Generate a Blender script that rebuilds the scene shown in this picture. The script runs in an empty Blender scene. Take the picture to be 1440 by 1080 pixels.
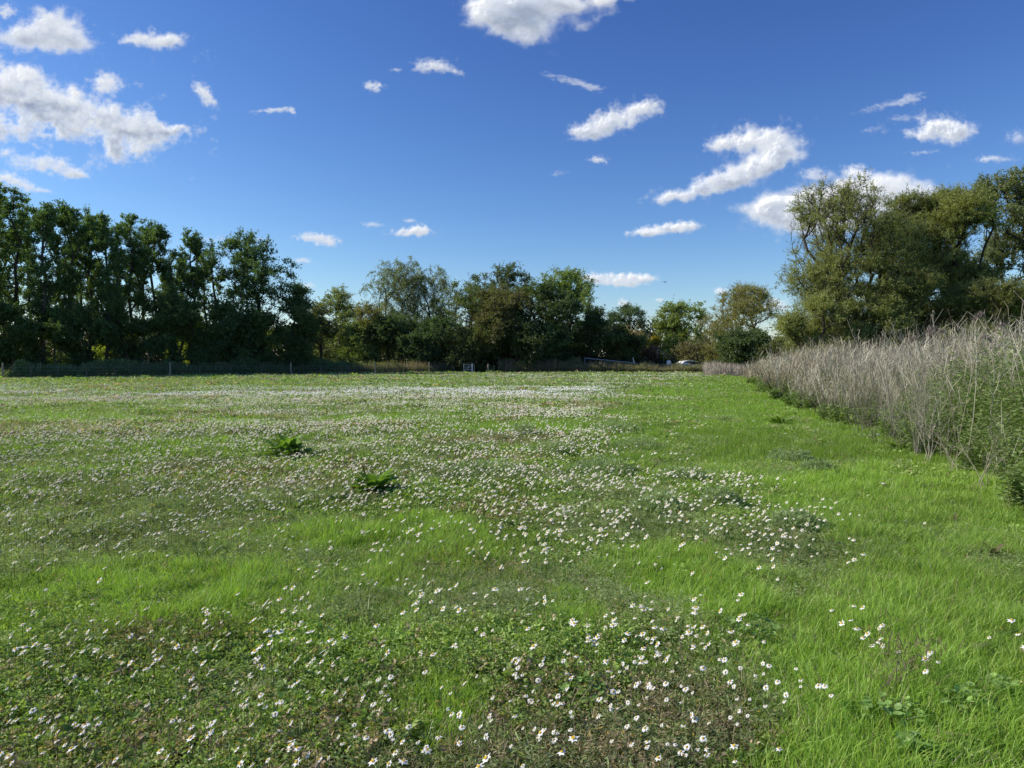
import bpy, math, random
import numpy as np
C = bpy.context.scene
col = C.collection
rng = np.random.default_rng(7)
R_ = math.radians
F = 1040.0; EYE = 1.6; PITCH = math.atan(34/1040)
SUN_AZ = R_(-84); SUN_EL = R_(34)
SUN = np.array([math.sin(SUN_AZ)*math.cos(SUN_EL), math.cos(SUN_AZ)*math.cos(SUN_EL), math.sin(SUN_EL)])

# ------------------------------------------------------------ noise
def _hash(ix, iy, s):
    n = (ix.astype(np.int64)*374761393 + iy.astype(np.int64)*668265263 + s*974634777) & 0xffffffff
    n = ((n ^ (n >> 13))*1274126177) & 0xffffffff
    n = (n ^ (n >> 16)) & 0xffffffff
    return n/4294967295.0
def vnoise(x, y, s=0):
    x = np.asarray(x, float); y = np.asarray(y, float)
    ix = np.floor(x); iy = np.floor(y); fx = x-ix; fy = y-iy
    fx = fx*fx*fx*(fx*(fx*6-15)+10); fy = fy*fy*fy*(fy*(fy*6-15)+10)
    a = _hash(ix, iy, s); b = _hash(ix+1, iy, s); c = _hash(ix, iy+1, s); d = _hash(ix+1, iy+1, s)
    return (a+(b-a)*fx)*(1-fy)+(c+(d-c)*fx)*fy
def fbm(x, y, o=4, s=0, g=0.5):
    t = 0; a = 1; m = 0
    for i in range(o):
        t = t+a*vnoise(x, y, s+i*17); m += a; a *= g
        x, y = (x*0.8-y*0.6)*2.02+3.1, (x*0.6+y*0.8)*2.02+1.7
    return t/m
def sstep(a, b, x):
    t = np.clip((x-a)/(b-a), 0, 1); return t*t*(3-2*t)

# ------------------------------------------------------------ places
def gh(x, y):
    """height of the meadow's surface"""
    x = np.asarray(x, float); y = np.asarray(y, float)
    fade = 1-sstep(60, 110, np.hypot(x, y))
    return (0.05*(fbm(x*0.9, y*0.9, 3, 5)-0.5)*2*fade + 0.16*(fbm(x*0.09, y*0.09, 2, 9)-0.5)*fade - 0.0)
def ray(px, py):
    d = np.array([px-720, F, 540-py], float); d /= np.linalg.norm(d)
    c, s = math.cos(PITCH), math.sin(PITCH)
    return np.array([d[0], d[1]*c+d[2]*s, -d[1]*s+d[2]*c])
def U(px, py):
    d = ray(px, py); t = EYE/-d[2]; return d[0]*t, d[1]*t
def X(px, Y): return (px-720)/F*Y
def Hh(py, Y): return EYE+(506-py)/F*Y

# ------------------------------------------------------------ objects
def tag(o, label=None, cat=None, group=None, kind=None):
    if label: o['label'] = label
    if cat: o['category'] = cat
    if group: o['group'] = group
    if kind: o['kind'] = kind
    return o
def empty(name, loc, label, cat, group=None, rz=0):
    o = bpy.data.objects.new(name, None); col.objects.link(o)
    o.empty_display_size = 0.1
    o.location = loc; o.rotation_euler.z = rz
    return tag(o, label, cat, group)
def link(name, me, mat, parent=None, loc=(0, 0, 0)):
    me.materials.append(mat) if mat and not me.materials else None
    o = bpy.data.objects.new(name, me); col.objects.link(o)
    o.parent = parent; o.location = loc
    return o
def npmesh(name, V, faces, cols=None, smooth=False, extra=None):
    """faces: list of (n,k) index arrays"""
    me = bpy.data.meshes.new(name)
    V = np.ascontiguousarray(V, np.float32)
    me.vertices.add(len(V)); me.vertices.foreach_set('co', V.ravel())
    idx = np.concatenate([f.ravel() for f in faces]).astype(np.int32)
    tot = np.concatenate([np.full(len(f), f.shape[1], np.int32) for f in faces])
    st = np.zeros(len(tot), np.int32); st[1:] = np.cumsum(tot)[:-1]
    me.loops.add(len(idx)); me.loops.foreach_set('vertex_index', idx)
    me.polygons.add(len(tot)); me.polygons.foreach_set('loop_start', st)
    try: me.polygons.foreach_set('loop_total', tot)
    except Exception: pass
    me.polygons.foreach_set('use_smooth', np.full(len(tot), smooth))
    if cols is not None:
        a = me.attributes.new('col', 'FLOAT_COLOR', 'POINT')
        c = np.ones((len(V), 4), np.float32); c[:, :3] = np.clip(cols, 0, 1); a.data.foreach_set('color', c.ravel())
    for k, v in (extra or {}).items():
        a = me.attributes.new(k, 'FLOAT', 'POINT'); a.data.foreach_set('value', np.asarray(v, np.float32))
    me.update(calc_edges=True)
    return me
class Geo:
    def __init__(s): s.V = []; s.F = {}; s.C = []; s.n = 0
    def add(s, V, faces, cols):
        V = np.asarray(V, float).reshape(-1, 3)
        cols = np.broadcast_to(np.asarray(cols, float), V.shape)
        s.V.append(V); s.C.append(cols)
        for f in faces:
            f = np.asarray(f); s.F.setdefault(f.shape[1], []).append(f+s.n)
        s.n += len(V)
    def mesh(s, name, smooth=False):
        return npmesh(name, np.concatenate(s.V), [np.concatenate(v) for v in s.F.values()], np.concatenate(s.C), smooth)
def unit(v): return v/np.maximum(np.linalg.norm(v, axis=-1, keepdims=True), 1e-9)
def frames(d):
    d = unit(d); up = np.zeros_like(d); up[:, 2] = 1
    up[np.abs(d[:, 2]) > 0.95] = (1, 0, 0)
    a = unit(np.cross(d, up)); b = np.cross(d, a); return a, b
def tubes(g, A, B, ra, rb, cols, k=5):
    """a tapered k-sided tube for every row"""
    A = np.atleast_2d(A); B = np.atleast_2d(B); n = len(A)
    ra = np.broadcast_to(ra, n); rb = np.broadcast_to(rb, n)
    a, b = frames(B-A)
    th = np.arange(k)*2*math.pi/k
    ring = a[:, None]*np.cos(th)[None, :, None]+b[:, None]*np.sin(th)[None, :, None]
    V = np.concatenate([A[:, None]+ring*ra[:, None, None], B[:, None]+ring*rb[:, None, None]], 1)
    i = np.arange(k); j = (i+1) % k
    f = np.stack([i, j, j+k, i+k], 1)[None]+(np.arange(n)*2*k)[:, None, None]
    cols = np.broadcast_to(cols, (n, 3)); cc = np.repeat(cols[:, None], 2*k, 1)
    g.add(V.reshape(-1, 3), [f.reshape(-1, 4)], cc.reshape(-1, 3))
def leaves(g, P, ax, nrm, L, W, cols):
    """pointed leaves folded slightly along the midrib: P base, ax direction, nrm normal"""
    n = len(P); ax = unit(ax); s = unit(np.cross(nrm, ax)); nn = np.cross(ax, s)
    L = np.broadcast_to(L, n)[:, None]; W = np.broadcast_to(W, n)[:, None]
    V = np.stack([P, P+ax*L*0.45+s*W*0.5+nn*W*0.18, P+ax*L, P+ax*L*0.45-s*W*0.5+nn*W*0.18], 1)
    f = (np.arange(n)*4)[:, None]+np.array([[0, 1, 2, 3]])
    cc = np.repeat(np.broadcast_to(cols, (n, 3))[:, None], 4, 1)
    g.add(V.reshape(-1, 3), [f], cc.reshape(-1, 3))
def strips(g, P, D, L, W, bend, cols, seg=3, tipw=0.1, basew=0.7, tipcol=None, side=None):
    """curved ribbons (grass blades, dry stalks): P root, D direction, bend = sideways vector at the tip"""
    n = len(P); D = unit(D); L = np.broadcast_to(L, n); W = np.broadcast_to(W, n)
    if side is None:
        th = rng.uniform(0, 2*math.pi, n); side = np.stack([np.cos(th), np.sin(th), 0*th], 1)
    side = unit(side)
    cols = np.broadcast_to(cols, (n, 3)); tipcol = cols if tipcol is None else np.broadcast_to(tipcol, (n, 3))
    Vs = []; Cs = []
    for i in range(seg+1):
        t = i/seg
        w = W*(basew+(1-basew)*min(1, t*3))*(1-(1-tipw)*max(0, (t-0.33)/0.67)**1.3)
        c = P+D*(L*t)[:, None]+bend*(t*t)
        c = c-np.array([0, 0, 1.])*(np.linalg.norm(bend, axis=1)**2/np.maximum(L, 1e-3)*0.35*t*t)[:, None]
        Vs += [c-side*w[:, None]*0.5, c+side*w[:, None]*0.5]
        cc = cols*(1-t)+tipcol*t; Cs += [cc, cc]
    V = np.stack(Vs, 1); Cc = np.stack(Cs, 1); m = 2*(seg+1)
    q = np.array([[2*i, 2*i+1, 2*i+3, 2*i+2] for i in range(seg)])
    f = q[None]+(np.arange(n)*m)[:, None, None]
    g.add(V.reshape(-1, 3), [f.reshape(-1, 4)], Cc.reshape(-1, 3))
def tris(g, P, D, L, W, bend, cols, tipcol=None):
    n = len(P); D = unit(D); L = np.broadcast_to(L, n)[:, None]; W = np.broadcast_to(W, n)[:, None]
    th = rng.uniform(0, 2*math.pi, n); side = np.stack([np.cos(th), np.sin(th)*0.6, 0*th], 1)
    V = np.stack([P-side*W*0.5, P+side*W*0.5, P+D*L+bend], 1)
    cols = np.broadcast_to(cols, (n, 3)); tipcol = cols if tipcol is None else tipcol
    cc = np.stack([cols, cols, tipcol], 1)
    g.add(V.reshape(-1, 3), [(np.arange(n)*3)[:, None]+np.array([[0, 1, 2]])], cc.reshape(-1, 3))
def rdir(n, zb=0.0):
    v = rng.normal(size=(n, 3)); v[:, 2] += zb; return unit(v)

# ------------------------------------------------------------ materials
def newmat(name):
    m = bpy.data.materials.new(name); m.use_nodes = True; nt = m.node_tree; nt.nodes.clear()
    out = nt.nodes.new('ShaderNodeOutputMaterial'); return m, nt, out
def leafmat(name, trans=0.35, tint=(1.25, 1.45, 0.45), gloss=0.04, rough=0.45):
    m, nt, out = newmat(name); N = nt.nodes.new; L = nt.links.new
    at = N('ShaderNodeAttribute'); at.attribute_name = 'col'
    d = N('ShaderNodeBsdfDiffuse'); t = N('ShaderNodeBsdfTranslucent'); mx = N('ShaderNodeMixShader')
    mul = N('ShaderNodeVectorMath'); mul.operation = 'MULTIPLY'; mul.inputs[1].default_value = tint
    L(at.outputs['Color'], d.inputs[0]); L(at.outputs['Color'], mul.inputs[0]); L(mul.outputs[0], t.inputs[0])
    mx.inputs[0].default_value = trans; L(d.outputs[0], mx.inputs[1]); L(t.outputs[0], mx.inputs[2])
    last = mx
    if gloss:
        gl = N('ShaderNodeBsdfGlossy'); gl.inputs['Roughness'].default_value = rough
        gl.inputs[0].default_value = (1, 1, 1, 1)
        m2 = N('ShaderNodeMixShader'); m2.inputs[0].default_value = gloss
        L(mx.outputs[0], m2.inputs[1]); L(gl.outputs[0], m2.inputs[2]); last = m2
    L(last.outputs[0], out.inputs[0]); return m
def plain(name, c, rough=0.8, scale=20, var=0.35, metal=0.0):
    m, nt, out = newmat(name); N = nt.nodes.new; L = nt.links.new
    b = N('ShaderNodeBsdfPrincipled'); b.inputs['Roughness'].default_value = rough; b.inputs['Metallic'].default_value = metal
    tc = N('ShaderNodeTexCoord'); nz = N('ShaderNodeTexNoise'); nz.inputs['Scale'].default_value = scale; nz.inputs['Detail'].default_value = 6
    cr = N('ShaderNodeValToRGB'); cr.color_ramp.elements[0].position = 0.3; cr.color_ramp.elements[1].position = 0.7
    cr.color_ramp.elements[0].color = (*[v*(1-var) for v in c], 1); cr.color_ramp.elements[1].color = (*[min(1, v*(1+var)) for v in c], 1)
    L(tc.outputs['Object'], nz.inputs['Vector']); L(nz.outputs['Fac'], cr.inputs[0]); L(cr.outputs[0], b.inputs['Base Color'])
    L(b.outputs[0], out.inputs[0]); return m
M_leaf = leafmat('tree_leaf', 0.45, (1.3, 1.35, 0.45), 0.03, 0.5)
M_grass = leafmat('grass_blade', 0.42, (1.2, 1.24, 0.55), 0.025, 0.45)
M_herb = leafmat('herb_leaf', 0.35, (1.3, 1.4, 0.5), 0.018, 0.45)
M_dry = leafmat('dry_stalk', 0.15, (1, 0.95, 0.8), 0.0)
M_petal = leafmat('daisy_petal', 0.2, (1, 1, 0.95), 0.0)
M_disc = leafmat('daisy_centre', 0.05, (1, 1, 1), 0.0)
def barkmat(name):
    m, nt, out = newmat(name); N = nt.nodes.new; L = nt.links.new
    at = N('ShaderNodeAttribute'); at.attribute_name = 'col'
    tc = N('ShaderNodeTexCoord'); nz = N('ShaderNodeTexNoise'); nz.inputs['Scale'].default_value = 6; nz.inputs['Detail'].default_value = 5
    mr = N('ShaderNodeMapRange'); mr.inputs['To Min'].default_value = 0.55; mr.inputs['To Max'].default_value = 1.4
    mul = N('ShaderNodeVectorMath'); mul.operation = 'SCALE'; d = N('ShaderNodeBsdfDiffuse')
    L(tc.outputs['Object'], nz.inputs['Vector']); L(nz.outputs['Fac'], mr.inputs[0]); L(at.outputs['Color'], mul.inputs[0])
    L(mr.outputs[0], mul.inputs['Scale']); L(mul.outputs[0], d.inputs[0]); L(d.outputs[0], out.inputs[0]); return m
M_bark = barkmat('bark')
M_wood = plain('weathered_wood', (0.15, 0.125, 0.095), 0.9, 30, 0.4)
M_woodlight = plain('pale_timber', (0.34, 0.29, 0.21), 0.85, 25, 0.25)
M_steel = plain('galvanised_steel', (0.55, 0.57, 0.60), 0.5, 30, 0.15, 0.3)
M_white = plain('white_paint', (0.8, 0.8, 0.78), 0.4, 8, 0.06)
M_glass = plain('dark_glass', (0.03, 0.035, 0.04), 0.1, 8, 0.1)
M_rubber = plain('black_rubber', (0.02, 0.02, 0.02), 0.8, 20, 0.2)

# ------------------------------------------------------------ what grows where (world metres)
_bY = np.array([0, 2.9, 4.3, 6.8, 9.0, 11.6, 17.7, 31, 40, 49, 62, 80, 100])
_bX = np.array([0.5, 0.9, 1.3, 1.9, 1.6, 2.0, 2.6, 3.6, 6.0, 11, 15, 21, 24])
def patch(x, y, px, py, wpx, hpx):
    """soft elliptical patch of ground that lies around one spot of the meadow"""
    cx, cy = U(px, py); _, y0 = U(px, py-hpx); _, y1 = U(px, py+hpx)
    rx = wpx/F*cy; ry = max((y0-y1)/2, 0.3)
    return np.exp(-0.75*(((x-cx)/rx)**2+((y-cy)/ry)**2)**1.5)
def regimes(x, y):
    n1 = fbm(x*0.35, y*0.35, 4, 31); n2 = fbm(x*0.12, y*0.22, 3, 41); n3 = fbm(x*1.6, y*1.6, 3, 51)
    edge = np.interp(y, _bY, _bX); w = 0.35+0.05*y
    right = sstep(-1, 1, (x-edge+(n1-0.5)*w*5)/w)
    g = right.copy()
    for p in ((200, 838, 240, 58), (780, 603, 190, 9), (560, 570, 120, 3.5), (120, 590, 120, 5), (470, 760, 120, 18), (900, 560, 100, 4), (980, 820, 120, 60),
              (330, 592, 70, 4), (620, 1000, 60, 30), (560, 590, 160, 6), (700, 545, 190, 1.8), (150, 532, 220, 1.5), (420, 546, 90, 1.8), (600, 740, 60, 16), (800, 860, 50, 28)):
        g = np.maximum(g, 1.3*patch(x, y, *p)*(0.35+0.8*n1+0.5*n3))
    g = np.maximum(g, sstep(0.53, 0.66, n2*0.6+n1*0.4)*0.75)
    g = np.clip(g, 0, 1)
    b = 0.6*sstep(0.48, 0.68, fbm(x*0.3+9, y*0.4, 4, 61))*(1-g)
    for p in ((90, 596, 140, 4), (640, 800, 90, 25), (700, 720, 60, 18), (230, 900, 90, 22), (350, 555, 200, 3), (650, 1030, 150, 40), (700, 590, 60, 8)):
        b = np.maximum(b, 0.65*patch(x, y, *p)*(1-0.6*right)*(0.4+n3))
    d = (1-right)*(1-0.85*g)*sstep(0.34, 0.60, fbm(x*0.3+4, y*0.42, 4, 71)*0.6+n3*0.4)*17
    for p, a in (((330, 620, 330, 26), 17), ((90, 645, 150, 20), 14), ((600, 574, 190, 4), 15), ((380, 575, 160, 3.5), 16), ((140, 565, 170, 3), 14), ((480, 690, 170, 20), 12),
                 ((680, 527.5, 330, 1.5), 12), ((900, 529, 130, 2.2), 9), ((480, 541, 260, 2.2), 10), ((800, 545, 180, 2), 5), ((860, 760, 100, 28), 22), ((930, 745, 60, 18), 14), ((1010, 770, 50, 12), 16),
                 ((740, 900, 70, 40), 26), ((280, 890, 120, 18), 12), ((800, 1040, 170, 45), 30), ((1130, 735, 45, 10), 16), ((770, 690, 90, 18), 16),
                 ((60, 1000, 70, 70), 14), ((700, 640, 120, 14), 12), ((1060, 985, 60, 22), 14), ((1240, 930, 28, 12), 18), ((1410, 920, 40, 22), 10),
                 ((200, 660, 200, 20), 10), ((500, 880, 200, 50), 5), ((840, 655, 60, 8), 6), ((560, 775, 60, 16), 8)):
        d = np.maximum(d, a*patch(x, y, *p)*(0.2+1.5*sstep(0.42, 0.66, n3*0.6+n1*0.4)))
    d = d*(1.6+1.7*np.exp(-(y/8)**4))*(1-0.66*sstep(28, 50, y))*(1-0.9*sstep(25, 45, y)*sstep(.42, .6, fbm(x*0.10, y*0.35, 3, 81)))
    d = d*(1+1.4*sstep(6.5, 9, y)*(1-sstep(30, 45, y)))
    d = d+0.3*(1-0.85*right)
    d *= 1-0.8*patch(x, y, 200, 838, 220, 45)
    d *= 1-sstep(78, 84, y)
    return g, b, d

# ------------------------------------------------------------ camera, light, sky
cam = bpy.data.objects.new('camera', bpy.data.cameras.new('camera')); col.objects.link(cam)
cam.location = (0, 0, EYE); cam.rotation_euler = (math.pi/2-PITCH, 0, 0)
cam.data.sensor_width = 36; cam.data.lens = 26; cam.data.clip_end = 30000; cam.data.clip_start = 0.05
C.camera = cam
sun = bpy.data.objects.new('sun', bpy.data.lights.new('sun', 'SUN')); col.objects.link(sun)
sun.data.energy = 5.0; sun.data.angle = R_(0.53); sun.data.color = (1.0, 0.93, 0.82)
from mathutils import Vector
sun.rotation_euler = Vector(SUN).to_track_quat('Z', 'Y').to_euler()
sun.location = (-50, 20, 60)
w = bpy.data.worlds.new('World'); C.world = w; w.use_nodes = True
nt = w.node_tree; bg = nt.nodes['Background']
sk = nt.nodes.new('ShaderNodeTexSky'); sk.sky_type = 'NISHITA'; sk.sun_disc = False
sk.sun_elevation = SUN_EL; sk.sun_rotation = SUN_AZ
sk.altitude = 60; sk.air_density = 1.0; sk.dust_density = 0.25; sk.ozone_density = 2.0
mulc = nt.nodes.new('ShaderNodeVectorMath'); mulc.operation = 'MULTIPLY'; mulc.inputs[1].default_value = (0.44, 0.555, 1.10)
lim = nt.nodes.new('ShaderNodeVectorMath'); lim.operation = 'MINIMUM'; lim.inputs[1].default_value = (9, 9, 11)
sp_ = nt.nodes.new('ShaderNodeSeparateXYZ'); cm_ = nt.nodes.new('ShaderNodeCombineXYZ')
nt.links.new(sk.outputs[0], lim.inputs[0]); nt.links.new(lim.outputs[0], sp_.inputs[0])
for ch, pw in enumerate((1.56, 1.45, 1.15)):
    pn_ = nt.nodes.new('ShaderNodeMath'); pn_.operation = 'POWER'; pn_.inputs[1].default_value = pw
    nt.links.new(sp_.outputs[ch], pn_.inputs[0]); nt.links.new(pn_.outputs[0], cm_.inputs[ch])
nt.links.new(cm_.outputs[0], mulc.inputs[0]); nt.links.new(mulc.outputs[0], bg.inputs[0])
bg.inputs[1].default_value = 0.1
C.view_settings.view_transform = 'Standard'; C.view_settings.look = 'None'; C.view_settings.exposure = 0
C.render.engine = 'CYCLES'
C.cycles.max_bounces = 6; C.cycles.diffuse_bounces = 3; C.cycles.glossy_bounces = 2; C.cycles.transmission_bounces = 4
C.cycles.transparent_max_bounces = 8; C.cycles.caustics_reflective = False; C.cycles.caustics_refractive = False
C.cycles.use_denoising = True

# ------------------------------------------------------------ clouds
def cloudmat():
    m, nt, out = newmat('cloud_vapour'); N = nt.nodes.new; L = nt.links.new
    a = N('ShaderNodeAttribute'); a.attribute_name = 'cover'; th = N('ShaderNodeAttribute'); th.attribute_name = 'thick'  # thick carries the cloud's self-shading, painted into the emission colour
    em = N('ShaderNodeEmission'); em.inputs[1].default_value = 1.0
    cr = N('ShaderNodeValToRGB'); e = cr.color_ramp.elements
    e[0].position = 0.0; e[0].color = (0.93, 0.95, 0.98, 1); e[1].position = 1.0; e[1].color = (0.27, 0.34, 0.50, 1)
    x = e.new(0.35); x.color = (0.74, 0.79, 0.88, 1)
    L(th.outputs['Fac'], cr.inputs[0]); L(cr.outputs[0], em.inputs[0])
    d = N('ShaderNodeBsdfDiffuse'); d.inputs[0].default_value = (0.22, 0.22, 0.22, 1)
    ad = N('ShaderNodeAddShader'); mx = N('ShaderNodeMixShader'); tr = N('ShaderNodeBsdfTransparent')
    em.inputs[1].default_value = 0.85  # own glow stands in for sunlight scattered inside the cloud
    L(em.outputs[0], ad.inputs[0]); L(d.outputs[0], ad.inputs[1])
    L(a.outputs['Fac'], mx.inputs[0]); L(tr.outputs[0], mx.inputs[1]); L(ad.outputs[0], mx.inputs[2])
    L(mx.outputs[0], out.inputs[0]); m.cycles.emission_sampling = 'NONE'; return m
M_cloud = cloudmat()
def cloud(label, blobs, seed, alpha=1.0, soft=0.22, amp=0.62, wisp=False, shadek=1.0, dist=5200):
    """blobs: (px, py, rx, ry, tilt degrees, weight): the puffs of one cloud, given as directions in the sky"""
    B = np.array(blobs, float); B[:, 2:4] *= 1.12; m = 1.5
    x0 = (B[:, 0]-B[:, 2]*m).min(); x1 = (B[:, 0]+B[:, 2]*m).max()
    ym = np.maximum(B[:, 3], B[:, 2]*np.abs(np.sin(np.radians(B[:, 4]))))
    y0 = (B[:, 1]-ym*m).min(); y1 = (B[:, 1]+ym*m).max()
    x0 = max(x0, -160); y0 = max(y0, -130); x1 = min(x1, 1600)
    st = 1.15
    nx = int((x1-x0)/st)+2; ny = int((y1-y0)/st)+2
    gx, gy = np.meshgrid(np.linspace(x0, x1, nx), np.linspace(y0, y1, ny))
    size = np.sqrt(B[:, 2]*B[:, 3]).max(); fr = 2.0/max(size, 14)
    wx = (fbm(gx*fr*1.1, gy*fr*1.1, 4, seed+3)-0.5)*size*0.38; wy = (fbm(gx*fr*1.1, gy*fr*1.1, 4, seed+5)-0.5)*size*0.32
    def field(ox, oy, o):
        X_ = gx+wx+ox; Y_ = gy+wy+oy; D = 0
        for (bx, by, rx, ry, t, wt) in B:
            c, s = math.cos(R_(t)), math.sin(R_(t)); dx = X_-bx; dy = Y_-by
            u = (dx*c-dy*s)/rx; v = (dx*s+dy*c)/ry
            v = np.where(v > 0, v*1.15, v)
            D = D+wt*np.exp(-1.5*(u*u+v*v))
        if wisp:
            n = fbm(gx*fr*1.2+ox*fr, gy*fr*3.0, o, seed+11, 0.5)
        else:
            n1 = fbm((gx+ox)*fr*1.6, (gy+oy)*fr*1.9, o, seed+11, 0.52)
            n = n1*0.75+0.25*(1-2*np.abs(fbm((gx+ox)*fr*2.6, (gy+oy)*fr*2.8, 3, seed+23, 0.5)-0.5))
        return np.minimum(D, 1.5)+(n-0.5)*amp*1.35
    D = field(0, 0, 5); D4 = field(0, 0, 3)
    wsp = fbm(gx*fr*1.3+7, gy*fr*2.6, 4, seed+41, 0.5)
    a = sstep(0.17+0.16*wsp, 0.24+0.16*wsp+soft*3.7, D)**1.1*alpha
    k = size*0.16
    Dl = field(-k*0.9, -k*0.9, 4)-field(0, 0, 4)     # density toward the sun
    low = fbm(gx*fr*0.7+3, gy*fr*1.1, 3, seed+61)-0.5
    v01 = (gy-(B[:, 1]-B[:, 3]).min())/((B[:, 1]+B[:, 3]).max()-(B[:, 1]-B[:, 3]).min()); v01 = np.clip(v01, 0, 1)
    sh = 0.9*sstep(0.55, 1.35, D4)*(0.35+0.75*v01)*(1+1.6*low)+0.9*Dl+0.03  # painted self-shading: greyer in dense cores, low down and away from the sun
    sh = np.clip(sh*0.85, 0, 1)*(0.45+0.55*shadek)
    dirs = np.stack([(gx-720), np.full_like(gx, F), 540-gy], -1); dirs /= np.linalg.norm(dirs, axis=-1, keepdims=True)
    c, s = math.cos(PITCH), math.sin(PITCH)
    d2 = np.stack([dirs[..., 0], dirs[..., 1]*c+dirs[..., 2]*s, -dirs[..., 1]*s+dirs[..., 2]*c], -1)
    rel = np.clip(D4-0.44, 0, 1.3)**0.6*size*dist/F*0.55
    V = d2*(dist-rel)[..., None]+np.array([0, 0, EYE])
    I = np.arange(nx*ny).reshape(ny, nx)
    q = np.stack([I[:-1, :-1], I[1:, :-1], I[1:, 1:], I[:-1, 1:]], -1).reshape(-1, 4)
    keep = a.ravel()[q].max(1) > 0.004; q = q[keep]
    used = np.unique(q); mp = np.zeros(nx*ny, np.int64); mp[used] = np.arange(len(used))
    me = npmesh('cloud', V.reshape(-1, 3)[used], [mp[q]], None, True, {'cover': a.ravel()[used], 'thick': sh.ravel()[used]})
    o = link('cloud', me, M_cloud); tag(o, label, 'cloud', 'clouds in the blue sky'); return o
cloud('largest cloud, a broad grey-centred bank above the left trees', [(25, 135, 72, 36, 0, .95), (-20, 125, 60, 40, 0, .8), (110, 160, 70, 30, -14, .95), (190, 176, 52, 26, -14, .9), (188, 210, 52, 26, 12, .95), (35, 185, 100, 20, 0, .8), (250, 182, 34, 9, -15, .75), (20, 110, 30, 16, 0, .5)], 101, shadek=.85, amp=.95)
cloud('round bright cloud in the top left corner above the big grey bank', [(75, 42, 46, 34, 0, 1.1), (30, 55, 42, 20, 0, .9), (105, 66, 28, 16, 0, .8), (-20, 60, 30, 18, 0, .6)], 131, shadek=.5)
cloud('small cloud cut by the top left corner of the sky', [(8, 16, 20, 14, 0, .9)], 133, shadek=.3)
cloud('small puff touching the upper edge of the big grey bank', [(150, 118, 28, 18, 0, 1.0)], 137, shadek=.3)
cloud('low white cloud just under the big grey bank', [(60, 232, 52, 15, -6, .95), (108, 246, 22, 9, -10, .8), (5, 212, 24, 14, 0, .5)], 139, shadek=.5)
cloud('white cloud tucked behind the tops of the leftmost trees', [(15, 254, 32, 14, -15, .95), (60, 268, 25, 7, -10, .6)], 149, shadek=.4)
cloud('flat ragged cloud between the round corner cloud and the open blue', [(215, 57, 46, 15, -4, .95), (245, 56, 26, 8, 8, .5), (180, 55, 18, 8, 0, .4)], 151, shadek=.4)
cloud('small slanting cloud right of the big grey bank', [(287, 133, 27, 12, -50, 1.0)], 157, shadek=.2)
cloud('thin curled wisp alone in the left blue sky', [(385, 155, 34, 5, 5, .9), (412, 158, 10, 5, -40, .8)], 163, .75, wisp=True, shadek=.1)
cloud('wide cloud cut by the top edge of the sky', [(735, 5, 75, 38, 0, 1.05), (745, 45, 40, 20, 0, .9), (810, 10, 60, 18, 0, .7), (690, 20, 40, 25, -10, .7), (740, -60, 120, 40, 0, 1), (870, 0, 45, 9, 5, .5), (820, 42, 16, 12, 40, .4)], 167, shadek=.75)
cloud('small white cloud below and left of the top edge cloud', [(605, 92, 30, 13, 0, .85), (640, 102, 22, 6, -12, .6), (555, 99, 14, 4, 0, .5)], 173, shadek=.3)
cloud('tiny round puff in the middle of the upper sky', [(525, 122, 17, 10, 0, .85)], 179, shadek=.2)
cloud('long thin wisp above the tilted oval cloud', [(800, 113, 38, 7, -14, .85), (832, 124, 20, 6, -8, .8)], 181, .55, wisp=True, shadek=.1)
cloud('tilted oval white cloud right of the middle of the sky', [(860, 172, 48, 20, 14, 1.05), (905, 152, 26, 15, 5, .9), (820, 188, 28, 12, 5, .7)], 191, shadek=.65)
cloud('tiny puff right under the tilted oval cloud', [(841, 225, 15, 7, 0, .85)], 193, shadek=.2)
cloud('faint smudge of cloud left of the tiny puff', [(785, 244, 17, 6, 15, .7)], 197, .35, wisp=True, shadek=.1)
cloud('long stepped cloud rising to a domed top on the right', [(1070, 195, 58, 24, 0, 1.05), (1020, 205, 30, 12, 5, .7), (1090, 222, 48, 18, 15, .9), (1020, 255, 62, 17, 14, 1.0), (950, 277, 45, 11, 8, .8), (1060, 240, 50, 20, 12, .8)], 199, shadek=.8)
cloud('low flat cloud under the long stepped cloud', [(930, 323, 44, 10, 4, .95), (965, 318, 24, 8, 0, .7), (905, 328, 24, 5, 0, .6)], 211, shadek=.6)
cloud('big white cloud behind the bare branches of the willow', [(1215, 272, 85, 32, 6, 1.1), (1275, 282, 60, 30, -8, 1.0), (1092, 288, 50, 20, 0, 1.0), (1125, 308, 70, 26, 0, 1.0), (1180, 298, 75, 36, 0, 1.1)], 223, shadek=.35)
cloud('small cloud dome resting above the willow cloud', [(1203, 243, 24, 14, 0, 1.0)], 227, shadek=.5)
cloud('small hazy puff left of the cloud dome above the willow', [(1146, 246, 24, 13, 0, .9)], 229, .75, shadek=.5)
cloud('hazy speck between the stepped cloud and the willow cloud', [(1114, 267, 11, 6, 0, .85)], 233, .5, shadek=.2)
cloud('rounded cloud high above the right hand trees', [(1325, 180, 40, 22, 0, 1.05), (1350, 190, 24, 14, 0, .7), (1290, 190, 22, 10, -10, .5)], 239, shadek=.6)
cloud('wispy streak above the rounded right hand cloud', [(1240, 150, 48, 7, 12, .8), (1282, 138, 22, 9, 10, .75)], 241, .45, wisp=True, shadek=.1)
cloud('faint veil below the wispy streak', [(1270, 166, 36, 8, 6, .7), (1230, 183, 24, 7, 0, .65)], 251, .35, wisp=True, shadek=.1)
cloud('thin streak under the rounded right hand cloud', [(1300, 214, 30, 5, 4, .7)], 257, .45, wisp=True, shadek=.1)
cloud('flat faint cloud above the tall right hand tree', [(1395, 224, 40, 7, 0, .85)], 263, .6, shadek=.3)
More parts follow.
